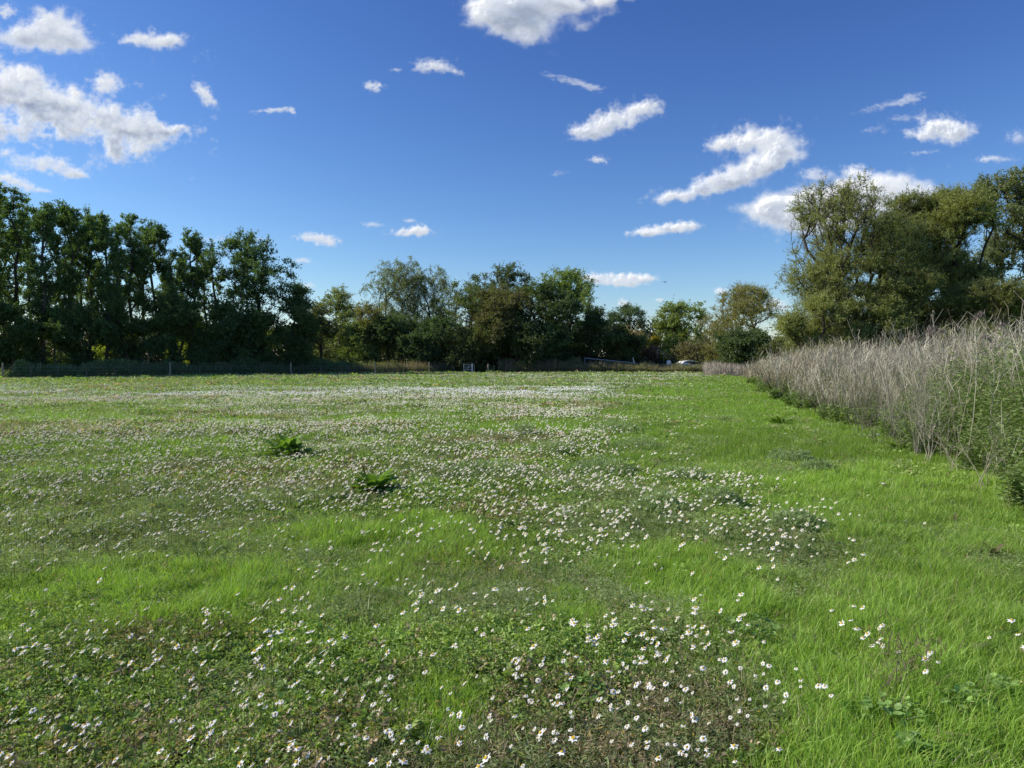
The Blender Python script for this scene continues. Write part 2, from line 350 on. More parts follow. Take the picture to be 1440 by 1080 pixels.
cloud('faint cloud cut by the right edge of the sky', [(1430, 194, 20, 14, 0, .85)], 269, .45, shadek=.3)
cloud('small white cloud right of the tall round tree top', [(435, 333, 24, 8, 0, .9), (462, 340, 22, 9, 0, .85)], 271, shadek=.3, dist=7000)
cloud('neat low cloud above the feathery trees', [(578, 327, 34, 7, 0, .95), (590, 322, 16, 8, 0, .7)], 277, shadek=.3, dist=7000)
cloud('small streak left above the neat low cloud', [(524, 316, 20, 5, 0, .85)], 281, .7, shadek=.2, dist=7000)
cloud('small shred directly above the neat low cloud', [(577, 311, 12, 4, 0, .85)], 283, .7, shadek=.2, dist=7000)
cloud('long low cloud just right of the tallest middle trees', [(868, 392, 42, 10, 0, .95), (905, 390, 20, 7, 0, .8), (825, 392, 24, 8, 0, .75), (880, 400, 34, 5, 0, .6)], 293, shadek=.45, dist=7500)
cloud('tiny cloud right above the spiky evergreen', [(878, 427, 13, 8, 0, .95)], 307, shadek=.2, dist=7500)
cloud('tiny cloud dot above the gap in the trees', [(928, 422, 7, 4, 0, .95)], 311, .8, shadek=.2, dist=7500)
cloud('small pale cloud left of the yellow green willow', [(1013, 410, 14, 6, 0, .9)], 313, .8, shadek=.3, dist=7500)
cloud('soft cloud seen through the gap beside the big willow', [(1092, 430, 24, 14, 0, .95)], 317, .8, shadek=.3, dist=7500)
cloud('thin flat haze band behind the tall round tree', [(330, 338, 70, 7, 0, .8)], 331, .4, wisp=True, shadek=.1, dist=7500)
cloud('tiny cloud beside the slope of the tall round tree', [(425, 367, 18, 5, 0, .85)], 337, .7, shadek=.2, dist=7500)
cloud('pale cloud low behind the gap in the middle trees', [(433, 402, 12, 5, 0, .9)], 339, .7, shadek=.2, dist=7500)

# ------------------------------------------------------------ trees
def make_tree(label, bx, by, H, Rw, lo=0.25, nC=170, nL=40, cr=0.55, ls=0.24, asp=0.6, c1=(0.035, 0.065, 0.02), c2=(0.09, 0.13, 0.035), seed=1,
              tr=0.2, stems=1, lobes=9, leader=0.6, droop=0.0, cat='tree', group='trees behind the meadow', name='tree', lobr=0.42, zs=0.8,
              bark=(0.10, 0.085, 0.065), shell=0.5, topcut=None, taper=0.0, bare=0.0, hang=0.0, patchy=0.5, tipr=0.012):
    global rng
    rng = np.random.default_rng(seed*131+7)
    root = empty(name, (bx, by, float(gh(bx, by))-0.05), label, cat, group)
    zc = H*(lo+1)/2; hz = H*(1-lo)/2
    # foliage volume: overlapping lobes
    nL = nL*LEAFN; ls = ls*LEAFS; c1 = np.array(c1)*BR; c2 = np.array(c2)*BR; nC = int(nC*1.6)
    L = []
    for i in range(lobes):
        z = lo*H+(i+0.5+rng.uniform(-.3, .3))/lobes*(H*(1-lo))
        t = (z-zc)/hz
        prof = math.sqrt(max(0.06, 1-abs(t)**2.4))*(1-taper*(t*0.5+0.5))
        a = rng.uniform(0, 2*math.pi)+i*2.4; rr = Rw*prof*rng.uniform(0.25, 0.72)
        lr = Rw*lobr*rng.uniform(0.75, 1.25)*(0.6+0.4*prof)
        zz = min(z, H-lr*zs*0.95)
        L.append((math.cos(a)*rr, math.sin(a)*rr, zz, lr))
    L = np.array(L); wgt = L[:, 3]**2; wgt /= wgt.sum()
    k = rng.choice(len(L), nC, p=wgt)
    r = rng.uniform(0, 1, nC)**(1/(2+shell*2))
    P = L[k, :3]+rdir(nC)*(L[k, 3]*r)[:, None]*np.array([1, 1, zs])
    P[:, 2] = np.clip(P[:, 2], max(0.3, lo*H*0.6), H)
    hole = vnoise(P[:, 0]*0.75+seed*3.1+P[:, 1]*0.5, P[:, 2]*0.75+seed, seed)+0.5*vnoise(P[:, 1]*0.8+5, P[:, 2]*1.1, seed+5)
    kp = hole > np.quantile(hole, HOLE); P = P[kp]; k = k[kp]; nC = len(P)
    # skeleton grown outward from the stem
    nodes = [np.array([0., 0, 0])]; par = [-1]; bendable = []
    for sidx in range(stems):
        off = np.zeros(3); p = 0; a = rng.uniform(0, 6.28)+sidx*6.28/max(stems, 1); sp = 0 if stems == 1 else Rw*0.45
        top = H*(lo+(1-lo)*leader)*rng.uniform(0.85, 1.05); steps = 7
        for j in range(1, steps+1):
            t = j/steps
            q = np.array([math.cos(a)*sp*t**0.8, math.sin(a)*sp*t**0.8, top*t])+rng.normal(size=3)*np.array([1, 1, 0])*0.05*top/steps*2
            nodes.append(q); par.append(p); p = len(nodes)-1
    N = np.zeros((len(nodes)+2*nC, 3)); N[:len(nodes)] = nodes; n = len(nodes); Pa = list(par)
    PL = np.zeros(len(N))
    for i_ in range(1, n): PL[i_] = PL[par[i_]]+np.linalg.norm(N[i_]-N[par[i_]])
    o = np.argsort(np.linalg.norm((P-np.array([0, 0, lo*H]))*np.array([1, 1, 0.7]), axis=1)); P = P[o]; k = k[o]
    own = []
    for pt in P:
        d = N[:n]-pt; dist = np.linalg.norm(d, axis=1)
        cost = dist+0.45*PL[:n]+1.0*np.maximum(0, d[:, 2]+0.25*dist)+(N[:n, 2] < lo*H*0.5)*2
        j = int(np.argmin(cost)); mid = (N[j]+pt)/2+rng.normal(size=3)*0.08*dist[j]; mid[2] -= 0.06*dist[j]
        N[n] = mid; Pa.append(j); N[n+1] = pt; Pa.append(n); own.append(n+1); PL[n] = PL[j]+dist[j]/2; PL[n+1] = PL[j]+dist[j]; n += 2
    N = N[:n]; Pa = np.array(Pa)
    acc = np.full(n, tipr**2.3)
    for i in range(n-1, 0, -1): acc[Pa[i]] += acc[i]
    rad = acc**(1/2.3); rad = rad*(tr/rad[0])**(np.clip(rad/rad[0], 0, 1)**0.5)
    g = Geo(); idx = np.arange(1, n); pi = Pa[1:]
    ra = np.where(pi == 0, rad[0], np.minimum(rad[pi], rad[idx]*1.6)); big = rad[idx] > 0.05
    barkc = np.array(bark)*rng.uniform(0.8, 1.2, (n-1, 1))
    for msk, kk in ((big, 7), (~big, 3)):
        if msk.any(): tubes(g, N[pi[msk]], N[idx[msk]], ra[msk], rad[idx][msk], barkc[msk], kk)
    # twigs: every cluster is a spray of fine twigs that carry the leaves
    KT = 8; cen = np.array([0, 0, lo*H+0.25*(H-lo*H)])
    tb = np.repeat(P, KT, 0); out = unit(tb-cen); tdir = unit(out*0.75+rdir(nC*KT)*0.9+np.array([0, 0, 0.25-hang*0.8]))
    tlen = cr*rng.uniform(0.9, 2.3, nC*KT); tbend = rdir(nC*KT)*0.25*tlen[:, None]; tbend[:, 2] -= (0.12+0.5*droop)*tlen
    strips(g, tb, tdir, tlen, 0.022, tbend, np.array(bark)*1.1, 2, 0.3)
    link('trunk', g.mesh('trunk', True), M_bark, root)
    # leaves
    g = Geo(); nl = np.maximum(1, (nL*rng.uniform(1-patchy, 1+patchy, nC)))
    if bare > 0: nl = nl*np.where(rng.uniform(size=nC) < bare*sstep(0.3, 0.9, (P[:, 2]-lo*H)/(H-lo*H)), 0.12, 1)
    nl = nl.astype(int); kk = np.repeat(np.arange(nC), nl); m = len(kk)
    tw = kk*KT+rng.integers(0, KT, m); tt = rng.uniform(0.02, 1.05, m)**0.85
    pos = tb[tw]+tdir[tw]*(tlen[tw]*tt)[:, None]+tbend[tw]*(tt*tt)[:, None]
    pos[:, 2] -= np.linalg.norm(tbend[tw], axis=1)**2/tlen[tw]*0.35*tt*tt
    pos = pos+rng.normal(size=(m, 3))*ls*0.32; pos[:, 2] = np.maximum(pos[:, 2], 0.1)
    nr = rdir(m, 0.6); ax = tdir[tw]*0.8+rdir(m, -0.2-hang)*0.9
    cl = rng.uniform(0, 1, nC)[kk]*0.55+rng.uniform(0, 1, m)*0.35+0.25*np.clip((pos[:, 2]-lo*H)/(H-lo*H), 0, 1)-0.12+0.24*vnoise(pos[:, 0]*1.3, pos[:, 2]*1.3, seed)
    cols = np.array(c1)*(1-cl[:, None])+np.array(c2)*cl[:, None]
    sz = ls*rng.uniform(0.6, 1.35, m)
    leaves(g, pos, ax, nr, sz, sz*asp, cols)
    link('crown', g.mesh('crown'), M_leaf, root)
    return root

LEAFN, LEAFS, BR, HOLE, WID = 2.6, 0.64, 1.0, 0.2, 1.0
def Yr(px): return float(np.interp(px, [-120, 0, 235, 403, 470], [61, 63, 70.5, 77, 80]))
def T(label, px, topy, wpx, Y, **k):
    if WID > 1: k['lobr'] = k.get('lobr', .42)*1.15; k['lo'] = k.get('lo', .25)*.75
    return make_tree(label, X(px, Y), Y, Hh(topy, Y), wpx*WID/F*Y, **k)
DK1, DK2 = (0.018, 0.034, 0.014), (0.055, 0.085, 0.028)
BR = 3.3
row = dict(lo=0.28, nC=190, nL=34, cr=0.36, ls=0.26, c1=DK1, c2=DK2, tr=0.17, leader=0.92, lobes=15, lobr=0.36, group='tall trees in the left row', bark=(0.09, 0.08, 0.065), zs=2.0, patchy=0.7, hang=-0.3)
names = ['cut by the left edge of the photo, in the left row', 'second in the row, its top against the white cloud', 'third in the row, rising above the leftmost fence posts',
         'fourth in the left row, narrow with a ragged top', 'fifth in the left row, with bare trunk showing', 'sixth in the left row, crowded by its neighbours', 'seventh in the left row, pointed top',
         'eighth in the left row, over the second tall fence post', 'ninth in the left row, where the tops step down', 'tenth in the left row, thin with gaps of sky', 'eleventh in the left row, slim and airy', 'last slim one before the big round tree']
for i, (px, ty, wp) in enumerate([(-70, 258, 36), (-25, 262, 38), (22, 266, 38), (62, 286, 29), (100, 286, 32), (128, 298, 25), (154, 304, 26), (185, 302, 30), (220, 318, 26), (246, 352, 14), (270, 328, 26), (300, 352, 17)]):
    nm = names[i-1] if i else 'outside the left edge of the photo'
    kk = dict(row)
    if i in (9, 11): kk.update(nC=70, nL=22)
    kk['lo'] = 0.24+0.05*(i % 3)
    T('tall slender dark tree '+names[i], px, ty, wp, Yr(px)+5+(i % 3)*2.2, seed=20+i, name='slender_tree', **kk)
for i, (px, ty, wp, lab) in enumerate([(5, 276, 36, 'behind the leftmost two'), (42, 286, 30, 'behind the second and third'), (84, 298, 28, 'behind the third and fourth'), (118, 302, 28, 'behind the fifth'), (168, 306, 32, 'behind the seventh and eighth'), (208, 314, 30, 'behind the gap of the tall second post'), (288, 346, 28, 'behind the airy slim ones'), (252, 350, 28, 'behind the thin tenth one')]):
    kk = dict(row); kk['nC'] = 130
    T('tall dark tree of the back line, '+lab, px, ty, wp, Yr(px)+17, seed=90+i, name='slender_tree', **kk)
T('big round dark tree at the right end of the left row', 366, 336, 74, 81, seed=41, lo=0.1, nC=420, nL=42, cr=0.55, ls=0.27, c1=DK1, c2=(0.05, 0.08, 0.03), tr=0.3, lobes=14, group='tall trees in the left row', leader=0.6, name='round_tree', bark=(0.05, 0.045, 0.035))
T('dark sloping tree leaning out from the big round tree', 412, 402, 34, 82, seed=42, lo=0.05, nC=170, nL=46, cr=0.55, ls=0.27, c1=DK1, c2=(0.05, 0.07, 0.025), lobes=7, name='round_tree')
# low dark growth under the row
und = dict(lo=0.02, nC=130, nL=62, cr=0.55, ls=0.3, c1=(0.014, 0.026, 0.012), c2=(0.045, 0.07, 0.022), tr=0.1, lobes=7, leader=0.5, cat='small tree', group='low dark trees under the left row', name='understory_tree', patchy=0.4)
for i, (px, ty, wp, lab) in enumerate([(-50, 420, 50, 'outside the left edge'), (18, 428, 42, 'behind the leftmost fence post'), (78, 440, 36, 'second from the left'), (128, 432, 34, 'third from the left'), (178, 424, 38, 'directly left of the second tall post'),
                                  (228, 418, 36, 'behind the second tall post'), (272, 428, 34, 'under the slim airy trees'), (318, 430, 36, 'left of the big round trunk'), (368, 440, 40, 'under the big round tree'), (420, 446, 32, 'at the right end')]):
    T('low dense dark tree under the tall row, '+lab, px, ty, wp, Yr(px)+4.6, seed=60+i, **und)
for i, (px, ty, wp, lab) in enumerate([(150, 452, 40, 'left'), (250, 440, 50, 'middle'), (345, 448, 40, 'right')]):
    T('sunlit yellow green bush glimpsed behind the dark row, '+lab+' one', px, ty, wp, 92, seed=80+i, lo=0.02, nC=110, nL=40, cr=0.6, ls=0.32, c1=(0.06, 0.085, 0.014), c2=(0.15, 0.17, 0.025), tr=0.1, lobes=6, cat='bush', group='sunlit bushes behind the left row', name='bush')
# middle group
BR, HOLE, WID = 2.5, 0.08, 1.15
G1, G2 = (0.03, 0.05, 0.018), (0.085, 0.115, 0.035)
mid = dict(ls=0.3, cr=0.6)
T('pale green tree left of the feathery trees', 478, 410, 36, 98, seed=101, lo=0.1, nC=170, nL=36, c1=(0.05, 0.07, 0.03), c2=(0.13, 0.15, 0.065), lobes=8, **mid)
T('olive tree in the dip beside the dark row', 452, 432, 24, 92, seed=102, lo=0.05, nC=90, nL=40, c1=(0.04, 0.05, 0.02), c2=(0.10, 0.105, 0.045), lobes=6, **mid)
fe = dict(ls=0.34, asp=0.35, cr=0.55, hang=0.9, droop=1.2, tr=0.22, lobes=11, group='feathery drooping trees', name='feathery_tree', c1=(0.045, 0.06, 0.03), c2=(0.13, 0.15, 0.075), patchy=0.8, zs=1.1)
T('tall feathery grey green tree, left one of the drooping pair', 545, 362, 46, 100, seed=103, lo=0.3, nC=210, nL=34, **fe)
T('tall feathery tree, right one of the drooping pair', 602, 370, 43, 102, seed=104, lo=0.3, nC=210, nL=36, **fe)
T('small yellowish tree at the foot of the feathery pair', 520, 428, 31, 94, seed=105, lo=0.05, nC=110, nL=44, c1=(0.045, 0.055, 0.02), c2=(0.11, 0.105, 0.04), lobes=7, **mid)
T('round green bush tree below the left feathery tree', 500, 455, 34, 92, seed=106, lo=0.02, nC=110, nL=44, c1=(0.05, 0.075, 0.02), c2=(0.12, 0.15, 0.04), lobes=6, **mid)
T('dark bush tree below the feathery pair', 565, 445, 41, 93, seed=107, lo=0.02, nC=140, nL=48, c1=(0.025, 0.045, 0.02), c2=(0.06, 0.09, 0.03), lobes=7, **mid)
T('spreading dark oak with sky gaps above the white gate', 652, 402, 67, 96, seed=108, lo=0.22, nC=300, nL=30, c1=(0.028, 0.045, 0.015), c2=(0.09, 0.11, 0.03), lobes=12, tr=0.35, leader=0.3, name='oak_tree', stems=3, **mid)
T('dark bush tree left of the white gate', 612, 450, 41, 93, seed=109, lo=0.02, nC=140, nL=46, c1=DK1, c2=(0.05, 0.08, 0.03), lobes=7, **mid)
T('tallest dark tree of the middle group', 706, 373, 50, 104, seed=110, lo=0.15, nC=300, nL=42, c1=(0.025, 0.04, 0.02), c2=(0.07, 0.09, 0.04), lobes=12, tr=0.3, **mid)
T('brownish olive tree in front of the tallest dark one', 700, 404, 40, 95, seed=111, lo=0.08, nC=220, nL=44, c1=(0.038, 0.042, 0.018), c2=(0.095, 0.09, 0.035), lobes=10, **mid)
T('thick dark green tree right of the brownish one', 750, 398, 46, 96, seed=112, lo=0.08, nC=290, nL=50, c1=(0.02, 0.036, 0.015), c2=(0.055, 0.08, 0.028), lobes=11, tr=0.3, **mid)
T('light green rounded tree at the right end of the middle group', 790, 382, 46, 102, seed=113, lo=0.2, nC=260, nL=40, c1=(0.05, 0.075, 0.02), c2=(0.13, 0.17, 0.045), lobes=12, tr=0.3, **mid)
T('dark low tree between gate and footpath', 668, 458, 48, 93, seed=114, lo=0.1, nC=130, nL=36, c1=(0.025, 0.04, 0.015), c2=(0.08, 0.09, 0.03), lobes=7, **mid)
T('low shadowy tree right of the two gate posts', 726, 455, 43, 93, seed=115, lo=0.05, nC=140, nL=44, c1=DK1, c2=(0.05, 0.07, 0.025), lobes=7, **mid)
T('low dark tree under the light green rounded one', 782, 462, 41, 94, seed=116, lo=0.04, nC=140, nL=50, c1=DK1, c2=(0.05, 0.08, 0.03), lobes=7, **mid)
T('pointed dark tree beside the metal railing', 829, 430, 26, 97, seed=117, lo=0.05, nC=170, nL=40, c1=DK1, c2=(0.055, 0.08, 0.03), lobes=9, taper=0.6, **mid)
T('low rounded dark bush above the metal railing', 862, 462, 31, 97, seed=118, lo=0.02, nC=140, nL=54, c1=(0.02, 0.035, 0.015), c2=(0.07, 0.085, 0.025), lobes=6, cat='bush', **mid)
T('rounded dark bush at the right end of the metal railing', 890, 476, 24, 97, seed=119, lo=0.02, nC=110, nL=50, c1=(0.02, 0.04, 0.015), c2=(0.06, 0.085, 0.025), lobes=5, cat='bush', **mid)
T('spiky dark evergreen against the low sky', 879, 430, 30, 118, seed=120, lo=0.3, nC=150, nL=34, c1=(0.02, 0.04, 0.02), c2=(0.06, 0.09, 0.04), ls=0.42, asp=0.3, cr=0.5, lobes=9, tr=0.25, leader=0.9, name='evergreen_tree', zs=0.5)
T('slim grey green tree right of the spiky evergreen', 906, 446, 13, 116, seed=121, lo=0.1, nC=70, nL=26, c1=(0.05, 0.06, 0.035), c2=(0.13, 0.14, 0.08), lobes=6, **mid)
T('pale bare twiggy tree in front of the spiky evergreen', 893, 466, 26, 108, seed=122, lo=0.1, nC=90, nL=16, c1=(0.12, 0.10, 0.06), c2=(0.25, 0.20, 0.12), lobes=6, **mid)
T('bright yellow bush at the top of the slanting rails', 926, 474, 12, 104, seed=123, lo=0.3, nC=60, nL=46, c1=(0.10, 0.085, 0.012), c2=(0.22, 0.18, 0.02), ls=0.25, cr=0.35, lobes=5, cat='bush', name='bush')
T('green tree between the yellow bush and the yellow green willow', 957, 425, 36, 103, seed=124, lo=0.06, nC=230, nL=42, c1=(0.05, 0.07, 0.02), c2=(0.14, 0.17, 0.045), lobes=11, tr=0.25, **mid)
T('purplish brown twiggy bush left of the slanting rails', 912, 489, 17, 100, seed=125, lo=0.02, nC=70, nL=34, c1=(0.06, 0.035, 0.03), c2=(0.13, 0.08, 0.06), ls=0.2, cr=0.4, lobes=5, cat='bush', name='bush')
T('thin grey half bare tree beside the yellow green willow', 994, 440, 19, 108, seed=126, lo=0.1, nC=110, nL=12, c1=(0.10, 0.09, 0.06), c2=(0.2, 0.18, 0.12), lobes=7, **mid)
T('yellow green willow left of the big willow', 1042, 400, 53, 84, seed=127, lo=0.12, nC=300, nL=40, c1=(0.06, 0.062, 0.02), c2=(0.15, 0.14, 0.045), ls=0.28, asp=0.35, cr=0.5, lobes=13, tr=0.3, name='willow_tree', stems=2)
T('dark green bush under the yellow green willow', 1048, 468, 48, 78, seed=128, lo=0.02, nC=190, nL=64, c1=(0.022, 0.04, 0.018), c2=(0.06, 0.085, 0.03), ls=0.26, cr=0.45, lobes=7, cat='bush', name='bush')
T('brown green scrub bush behind the white objects', 985, 486, 29, 96, seed=129, lo=0.02, nC=110, nL=44, c1=(0.05, 0.05, 0.025), c2=(0.11, 0.1, 0.05), lobes=5, cat='bush', **mid)
T('dark shadowed bush in the gap left of the big willow', 1105, 470, 26, 72, seed=130, lo=0.02, nC=100, nL=50, c1=(0.025, 0.035, 0.015), c2=(0.07, 0.075, 0.025), ls=0.24, cr=0.4, lobes=5, cat='bush', name='bush')
T('dim bush in the gap behind the middle trees, left', 480, 470, 60, 104, seed=131, lo=0.02, nC=140, nL=40, c1=DK1, c2=(0.06, 0.08, 0.03), lobes=5, cat='bush', **mid)
T('dim bush filling the gap right of the pointed tree', 950, 484, 31, 108, seed=132, lo=0.02, nC=110, nL=44, c1=(0.03, 0.04, 0.02), c2=(0.07, 0.08, 0.04), lobes=5, cat='bush', **mid)
# right hand willows
BR, HOLE, WID = 3.5, 0.14, 1.0
def wood(n, px0, px1, Y0, Y1, h0, seed):
    r = np.random.default_rng(seed); y = r.uniform(Y0, Y1, n); x = r.uniform(0, 1, n)*(px1-px0)/F*y+(px0-720)/F*y
    top = h0*(.45+1.0*fbm(x*.16, y*.16, 3, seed)); z = top*r.uniform(0, 1, n)
    v = r.normal(size=(n, 3)); v2 = r.normal(size=(n, 3)); t = r.uniform(0, 1, n)[:, None]*.6+fbm(x*.3, z*.3, 3, seed+2)[:, None]*.5
    g = Geo(); leaves(g, np.stack([x, y, z], 1), v, v2, .5*r.uniform(.5, 1.4, n), .3, np.array([.025, .035, .015])*(1-t)+np.array([.075, .085, .03])*t)
    return g.mesh('woodland')
o = link('woodland', wood(90000, -260, 930, 112, 124, 7.0, 171), M_leaf); tag(o, 'dim mass of distant woodland seen between the trunks', 'woodland', kind='stuff')
o = link('woodland', wood(40000, 930, 1560, 112, 120, 4.2, 172), M_leaf); tag(o, 'low distant scrub woodland on the right behind the willows', 'woodland', kind='stuff')
wl = dict(ls=0.2, asp=0.3, group='willows beyond the dry bank', name='willow_tree', c1=(0.04, 0.05, 0.018), c2=(0.12, 0.125, 0.045), bark=(0.075, 0.06, 0.045))
T('big willow with half bare upper branches against the cloud', 1212, 256, 134, 50, seed=141, lo=0.1, nC=1500, nL=48, cr=0.42, lobes=38, tr=0.3, stems=6, leader=0.35, bare=0.7, lobr=0.32, **wl)
T('dense olive willow right of the half bare one', 1325, 272, 86, 52, seed=142, lo=0.08, nC=800, nL=74, cr=0.5, lobes=16, tr=0.4, stems=2, leader=0.5, ls=0.2, asp=0.32, group=wl['group'], name='willow_tree', c1=(0.038, 0.05, 0.017), c2=(0.11, 0.115, 0.035), bark=wl['bark'])
T('tall open grey green tree at the right edge of the photo', 1408, 250, 80, 56, seed=143, lo=0.12, nC=560, nL=34, cr=0.42, ls=0.25, asp=0.5, lobes=22, lobr=0.32, tr=0.35, stems=3, leader=0.5, c1=(0.032, 0.042, 0.02), c2=(0.08, 0.09, 0.04), bark=(0.06, 0.055, 0.045), patchy=0.7)
T('low leafy willow filling the foot of the big one, left', 1150, 418, 50, 46, seed=144, lo=0.02, nC=300, nL=64, cr=0.42, lobes=8, **wl)
T('low leafy willow filling the foot of the big one, middle', 1215, 402, 50, 47, seed=145, lo=0.02, nC=300, nL=64, cr=0.42, lobes=8, **wl)
T('dark olive willow filling the space between the two big ones', 1272, 278, 66, 53, seed=149, lo=0.05, nC=520, nL=64, cr=0.48, lobes=14, ls=0.2, asp=0.32, tr=.3, stems=2, group='willows beyond the dry bank', name='willow_tree', c1=(0.034, 0.045, 0.016), c2=(0.10, 0.105, 0.035))
T('dark olive bush between the two big willows', 1290, 385, 56, 46, seed=146, lo=0.02, nC=260, nL=60, cr=0.42, lobes=8, ls=0.2, asp=0.3, c1=(0.03, 0.038, 0.014), c2=(0.09, 0.095, 0.03), group='willows beyond the dry bank', name='willow_bush', cat='bush')
T('dark bush at the foot of the tall right edge tree', 1395, 392, 62, 45, seed=147, lo=0.02, nC=320, nL=60, cr=0.45, lobes=9, ls=0.2, asp=0.3, c1=(0.028, 0.036, 0.013), c2=(0.085, 0.09, 0.03), group='willows beyond the dry bank', name='willow_bush', cat='bush')
T('low olive willow bush below the dense willow, right of its stems', 1345, 410, 54, 47, seed=150, lo=0.0, nC=300, nL=60, cr=0.42, lobes=8, ls=0.2, asp=0.3, c1=(0.032, 0.04, 0.015), c2=(0.09, 0.095, 0.032), group='willows beyond the dry bank', name='willow_bush', cat='bush')
T('low dark bush hiding the stems of the dense willow', 1310, 425, 44, 49, seed=151, lo=0.0, nC=240, nL=60, cr=0.42, lobes=7, ls=0.2, asp=0.3, c1=(0.028, 0.036, 0.014), c2=(0.08, 0.085, 0.03), group='willows beyond the dry bank', name='willow_bush', cat='bush')
T('olive bush just outside the right edge of the photo', 1500, 330, 70, 50, seed=148, lo=0.02, nC=240, nL=50, cr=0.5, lobes=9, ls=0.22, asp=0.3, c1=(0.03, 0.04, 0.014), c2=(0.09, 0.1, 0.03), group='willows beyond the dry bank', name='willow_bush', cat='bush')
rng = np.random.default_rng(5)

# ------------------------------------------------------------ ground
def axis(a, b, fine, n):
    return None
s1 = np.sinh(np.linspace(-1, 1, 301)*7.2)/math.sinh(7.2)*4000
yy = np.concatenate([[-4000, -1500, -500, -150, -50, -15, -5], np.arange(0, 12, 0.12), np.arange(12, 30, 0.3), np.arange(30, 110, 0.8), [120, 140, 180, 250, 400, 700, 1200, 2200, 4500, 9000]])
xx = np.concatenate([[-9000, -4000, -1500, -600, -300, -150], np.arange(-90, -12, 0.9), np.arange(-12, 12, 0.16), np.arange(12, 91, 0.9), [150, 300, 600, 1500, 4000, 9000]])
gx, gy = np.meshgrid(xx, yy); gz = gh(gx, gy)
I = np.arange(gx.size).reshape(gx.shape)
q = np.stack([I[:-1, :-1], I[:-1, 1:], I[1:, 1:], I[1:, :-1]], -1).reshape(-1, 4)
g_, b_, d_ = regimes(gx, gy)
cg = np.array([0.10, 0.20, 0.022]); cw = np.array([0.085, 0.11, 0.035]); cb = np.array([0.15, 0.12, 0.07])
cc = cg*g_[..., None]+cw*(1-g_[..., None]); cc = cc*(1-b_[..., None]*.7)+cb*b_[..., None]*.7
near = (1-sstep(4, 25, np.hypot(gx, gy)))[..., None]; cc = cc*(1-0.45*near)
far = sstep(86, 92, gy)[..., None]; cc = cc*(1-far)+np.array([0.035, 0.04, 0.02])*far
m, nt, out = newmat('meadow_soil'); N = nt.nodes.new; Lk = nt.links.new
at = N('ShaderNodeAttribute'); at.attribute_name = 'col'; tc = N('ShaderNodeTexCoord')
nz = N('ShaderNodeTexNoise'); nz.inputs['Scale'].default_value = 9; nz.inputs['Detail'].default_value = 8; nz.inputs['Roughness'].default_value = 0.7
mr = N('ShaderNodeMapRange'); mr.inputs['From Min'].default_value = 0.3; mr.inputs['From Max'].default_value = 0.7; mr.inputs['To Min'].default_value = 0.45; mr.inputs['To Max'].default_value = 1.5
mu = N('ShaderNodeVectorMath'); mu.operation = 'SCALE'; df = N('ShaderNodeBsdfDiffuse'); bp = N('ShaderNodeBump'); bp.inputs['Strength'].default_value = 0.6; bp.inputs['Distance'].default_value = 0.03
Lk(tc.outputs['Object'], nz.inputs['Vector']); Lk(nz.outputs['Fac'], mr.inputs[0]); Lk(at.outputs['Color'], mu.inputs[0]); Lk(mr.outputs[0], mu.inputs['Scale'])
Lk(mu.outputs[0], df.inputs[0]); Lk(nz.outputs['Fac'], bp.inputs['Height']); Lk(bp.outputs[0], df.inputs['Normal']); Lk(df.outputs[0], out.inputs[0])
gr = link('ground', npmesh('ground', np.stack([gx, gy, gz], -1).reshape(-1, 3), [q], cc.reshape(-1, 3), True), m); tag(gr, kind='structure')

# ------------------------------------------------------------ scatter helper over the meadow
SP = 0.84
def hedge_x(y):
    """x of the foot of the overgrown bank on the right at distance y"""
    return np.interp(y, HY, HX)
_pts = [U(*p) for p in [(1500, 735), (1400, 690), (1330, 657), (1290, 638), (1240, 612), (1180, 588), (1130, 572), (1095, 560), (1078, 548), (1062, 538), (1040, 532), (1000, 526.5)]]
HX = np.array([p[0] for p in _pts]); HY = np.array([p[1] for p in _pts])
def scatter(dens0, r0, y0, y1, power=2.0):
    """random ground points in front of the viewer, density dens0 up to distance r0 then thinning with distance"""
    P = []
    if y0 < r0:
        A = SP*(min(r0, y1)**2-y0**2); n = int(dens0*A)
        y = np.sqrt(rng.uniform(y0**2, min(r0, y1)**2, n)); P.append(y)
    a = max(r0, y0)
    if y1 > a:
        # density dens0*(r0/y)^power, element 2*SP*y dy
        if abs(power-2) < 1e-6:
            tot = dens0*r0**2*2*SP*math.log(y1/a); n = int(tot); y = a*(y1/a)**rng.uniform(0, 1, n)
        else:
            e = 2-power; tot = dens0*r0**power*2*SP*(y1**e-a**e)/e; n = int(tot); y = (a**e+rng.uniform(0, 1, n)*(y1**e-a**e))**(1/e)
        P.append(y)
    y = np.concatenate(P); x = rng.uniform(-SP, SP, len(y))*y
    ok = x < hedge_x(y)+0.6
    x = x[ok]; y = y[ok]
    return x, y, gh(x, y)

